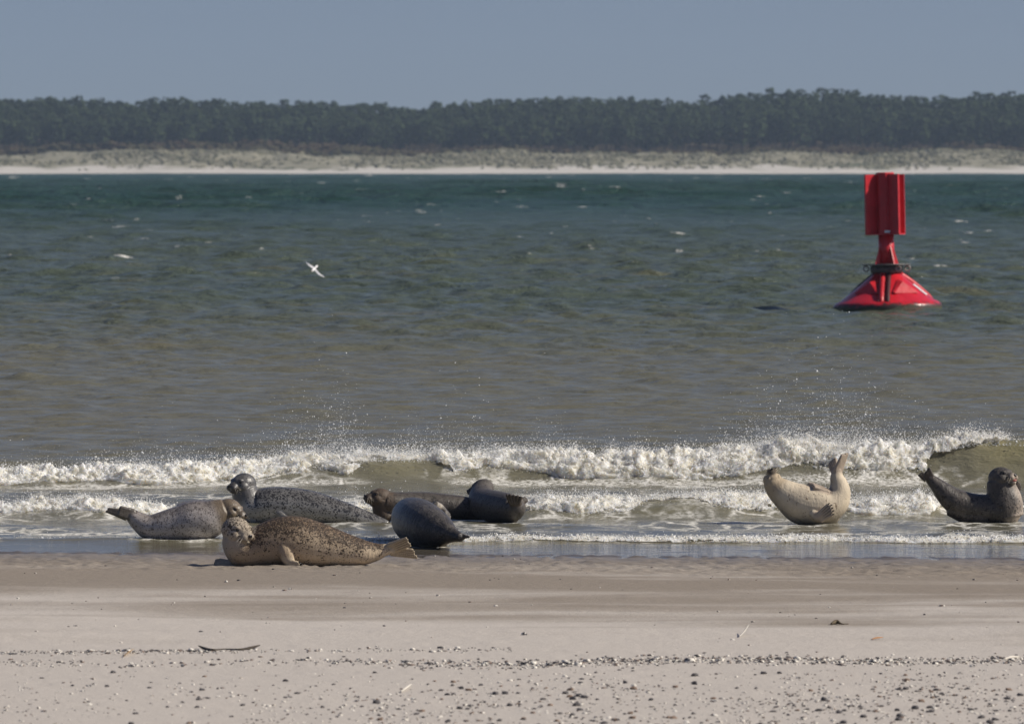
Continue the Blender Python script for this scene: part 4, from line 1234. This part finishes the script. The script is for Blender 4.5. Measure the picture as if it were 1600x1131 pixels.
def build_pebbles():
    dark = simple("dark_flint", (.085, .078, .076), .55, .35, .5, 30)
    brown = simple("brown_flint", (.20, .14, .10), .6, .3, .4, 30)
    pale = simple("pale_shell", (.72, .68, .60), .5, .3, .12, 30)
    dm = [stone_mesh("pebble", s, .55 + .1 * (s % 3), dark) for s in range(5)]
    bmsh = [stone_mesh("pebble", s + 9, .5, brown) for s in range(3)]
    sm = [shell_mesh("shell", s, pale) for s in range(2)]
    kinds = [(dm, 'dark_pebble', "dark flint pebble scattered on the pale dry sand in the foreground", 'pebble', "dark pebbles on the foreground sand", 150),
             (bmsh, 'brown_pebble', "brown flint pebble scattered on the pale dry sand in the foreground", 'pebble', "brown pebbles on the foreground sand", 60),
             (sm, 'white_shell', "white half shell lying on the pale dry sand in the foreground", 'shell', "white shells on the foreground sand", 90)]
    for ms, nm, lab, cat, grp, n in kinds:
        for i in range(n):
            # more of them toward the right and the bottom of the beach
            while True:
                px, py = RNG.uniform(-20, 1620), RNG.uniform(1050, 1140)
                dns = (.25 + .75 * sstep(150, 1100, px)) * (.35 + .65 * sstep(1050, 1110, py))
                dns *= .35 + 1.1 * max(0, float(fbm(np.array(px * .006), np.array(py * .02), np.array(3.3), 3)) + .35)
                if RNG.uniform() < dns: break
            q = ground_pt(px, py)
            o = bpy.data.objects.new(nm, ms[i % len(ms)]); link(o)
            s = RNG.lognormal(0, .38) * (.0145 if nm != 'white_shell' else .0125)
            s = min(s, .022)
            o.scale = (s, s, s * RNG.uniform(.8, 1.1))
            o.rotation_euler = (RNG.uniform(-.25, .25), RNG.uniform(-.25, .25) + (math.pi if nm == 'white_shell' and RNG.uniform() < .25 else 0), RNG.uniform(0, 6.28))
            o.location = (q[0], q[1], q[2] + s * .18)
            tag(o, lab, cat, grp)
    # uncountable: shell grit and gravel of the tide lines
    def field(n, f):
        C, r = [], []
        while len(C) < n:
            px, py, s = f(); C.append((px, py)); r.append(s)
        r = np.array(r); C = np.array(C); C = ground_pts(C[:, 0], C[:, 1]); C[:, 2] += r * .15
        return C, np.stack([r * RNG.uniform(.8, 1.5, n), r * RNG.uniform(.8, 1.4, n), r * RNG.uniform(.45, .8, n)], -1)
    def band():
        while True:
            px = RNG.uniform(-60, 1660); w = .12 + .88 * sstep(250, 1000, px)
            if RNG.uniform() < w: break
        c = 1036 - 5 * sstep(800, 1300, px) + 2.5 * math.sin(px * .01)
        return px, c + RNG.normal(0, 3.4), RNG.lognormal(0, .5) * .0066
    def left():
        px = RNG.uniform(-40, 330) if RNG.uniform() < .7 else RNG.uniform(330, 800)
        return px, 1018 - .006 * px + RNG.normal(0, 1.3) + (14 if RNG.uniform() < .3 and px < 130 else 0) + abs(RNG.normal(0, 2)), RNG.lognormal(0, .5) * .0058
    def loose():
        while True:
            px, py = RNG.uniform(-40, 1640), RNG.uniform(1045, 1140)
            if RNG.uniform() < (.25 + .75 * sstep(100, 1100, px)) * (.3 + .7 * sstep(1045, 1100, py)) * (.3 + max(0, float(vnoise(np.array(px * .012), np.array(py * .04), np.array(1.)))+.3)): break
        return px, py, min(.013, RNG.lognormal(0, .45) * .0062)
    def sparse():
        return RNG.uniform(-40, 1640), RNG.uniform(868, 1030), RNG.lognormal(0, .4) * .0075
    C, r = zip(field(2200, band), field(750, left), field(2400, loose), field(170, sparse))
    C = np.concatenate(C); r = np.concatenate(r)
    v, f = scatter(ico(), C, r, .22)
    g = N("shell_grit")
    vo = g.n('ShaderNodeTexVoronoi'); vo.inputs['Scale'].default_value = 42; g.l(g.coord(), vo.inputs['Vector'])
    sx = g.sep(vo.outputs['Color'])
    c = g.mix(g.ramp(sx[0], .42, .46), (.07, .065, .065), (.20, .15, .12)); c = g.mix(g.ramp(sx[0], .62, .66), c, (.70, .66, .58))
    g.set(color=c, rough=.6, spec=.3)
    tag(mesh_np("shell_grit", v, f, g.m), "band of shell grit and gravel left along the tide line", 'gravel', kind='stuff')

    # driftwood, leaves and feathers of the wrack line
    def strip(name, pts, rad, mat, label, cat, flat=1.0, lift=.008):
        W = []
        for px, py, dz in pts:
            q = ground_pt(px, py); q[2] += lift + dz; W.append((*q,))
        rr = np.array(rad); k = len(W)
        o_ = np.array(W[0]); cc = catmull([(*(np.array(w) - o_), r) for w, r in zip(W, rr)], 6 * k)
        B = Body(); B.tube(cc[:, :3], cc[:, 3] * flat, cc[:, 3], np.array((0, 1., 0)), 8)
        o = mesh_py(name, B.v, B.f, mat, True); o.location = o_
        tag(o, label, cat); return o
    wood = simple("dark_driftwood", (.05, .04, .028), .8, .2, .4, 25)
    pale_w = simple("pale_driftwood", (.62, .58, .50), .7, .2, .15, 25)
    leaf = simple("dry_leaf", (.36, .24, .13), .7, .2, .25, 30)
    rust = simple("orange_leaf", (.42, .20, .07), .7, .2, .25, 30)
    weed = simple("brown_weed", (.10, .075, .045), .7, .3, .4, 30)
    strip("driftwood_stick", [(310, 1013, .012), (318, 1015, .004), (332, 1017, 0), (352, 1015.5, .0), (375, 1016, 0), (392, 1014.5, .004), (406, 1012, .010)], [.003, .009, .008, .004, .006, .010, .003], wood,
          "long dark curved driftwood stick lying on the tide line at left", 'driftwood')
    strip("dry_leaf", [(193, 1027, 0), (200, 1023, .008), (209, 1018, .012)], [.004, .016, .004], leaf, "small tan dry leaf lying on the sand below the left tide line", 'leaf', .3)
    strip("orange_leaf", [(1362, 1000, 0), (1370, 999, .005), (1379, 998, .004)], [.006, .014, .005], rust, "small orange brown leaf lying flat on the sand at right", 'leaf', .35)
    strip("weed_scrap", [(1299, 976, .0), (1307, 975, .01), (1315, 976, 0), (1326, 976, 0)], [.008, .015, .005, .003], weed, "dark scrap of seaweed on the damp sand right of centre", 'seaweed')
    strip("pale_stick", [(627, 1082, .0), (635, 1077, .004), (643, 1072, .006)], [.004, .006, .003], pale_w, "short pale stick lying slanted among pebbles left of centre", 'stick')
    strip("feather", [(1155, 996, 0), (1162, 993, .02), (1170, 989, .05)], [.006, .011, .005], pale_w, "white feather sticking up from the tide line right of centre", 'feather', .4)
    strip("bleached_stick", [(1570, 1031, 0), (1580, 1029, .004), (1592, 1028, .0)], [.004, .007, .004], pale_w, "bleached straight stick on the gravel line near the right edge", 'stick')
build_pebbles()

# ------------------------------------------------------------------ haze
def build_haze():
    hv = bpy.data.materials.new("haze_air"); hv.use_nodes = True
    t = hv.node_tree; t.nodes.clear()
    out = t.nodes.new('ShaderNodeOutputMaterial'); pv = t.nodes.new('ShaderNodeVolumePrincipled')
    pv.inputs['Color'].default_value = (.56, .72, .92, 1)
    pv.inputs['Density'].default_value = .00009
    pv.inputs['Anisotropy'].default_value = 0.0
    t.links.new(pv.outputs[0], out.inputs['Volume'])
    o = mesh_py("haze", *box((0, 1270, 20.5), (760, 0, 0), (0, 1390, 0), (0, 0, 27.5)), hv, False)
    tag(o, kind='stuff')
build_haze()
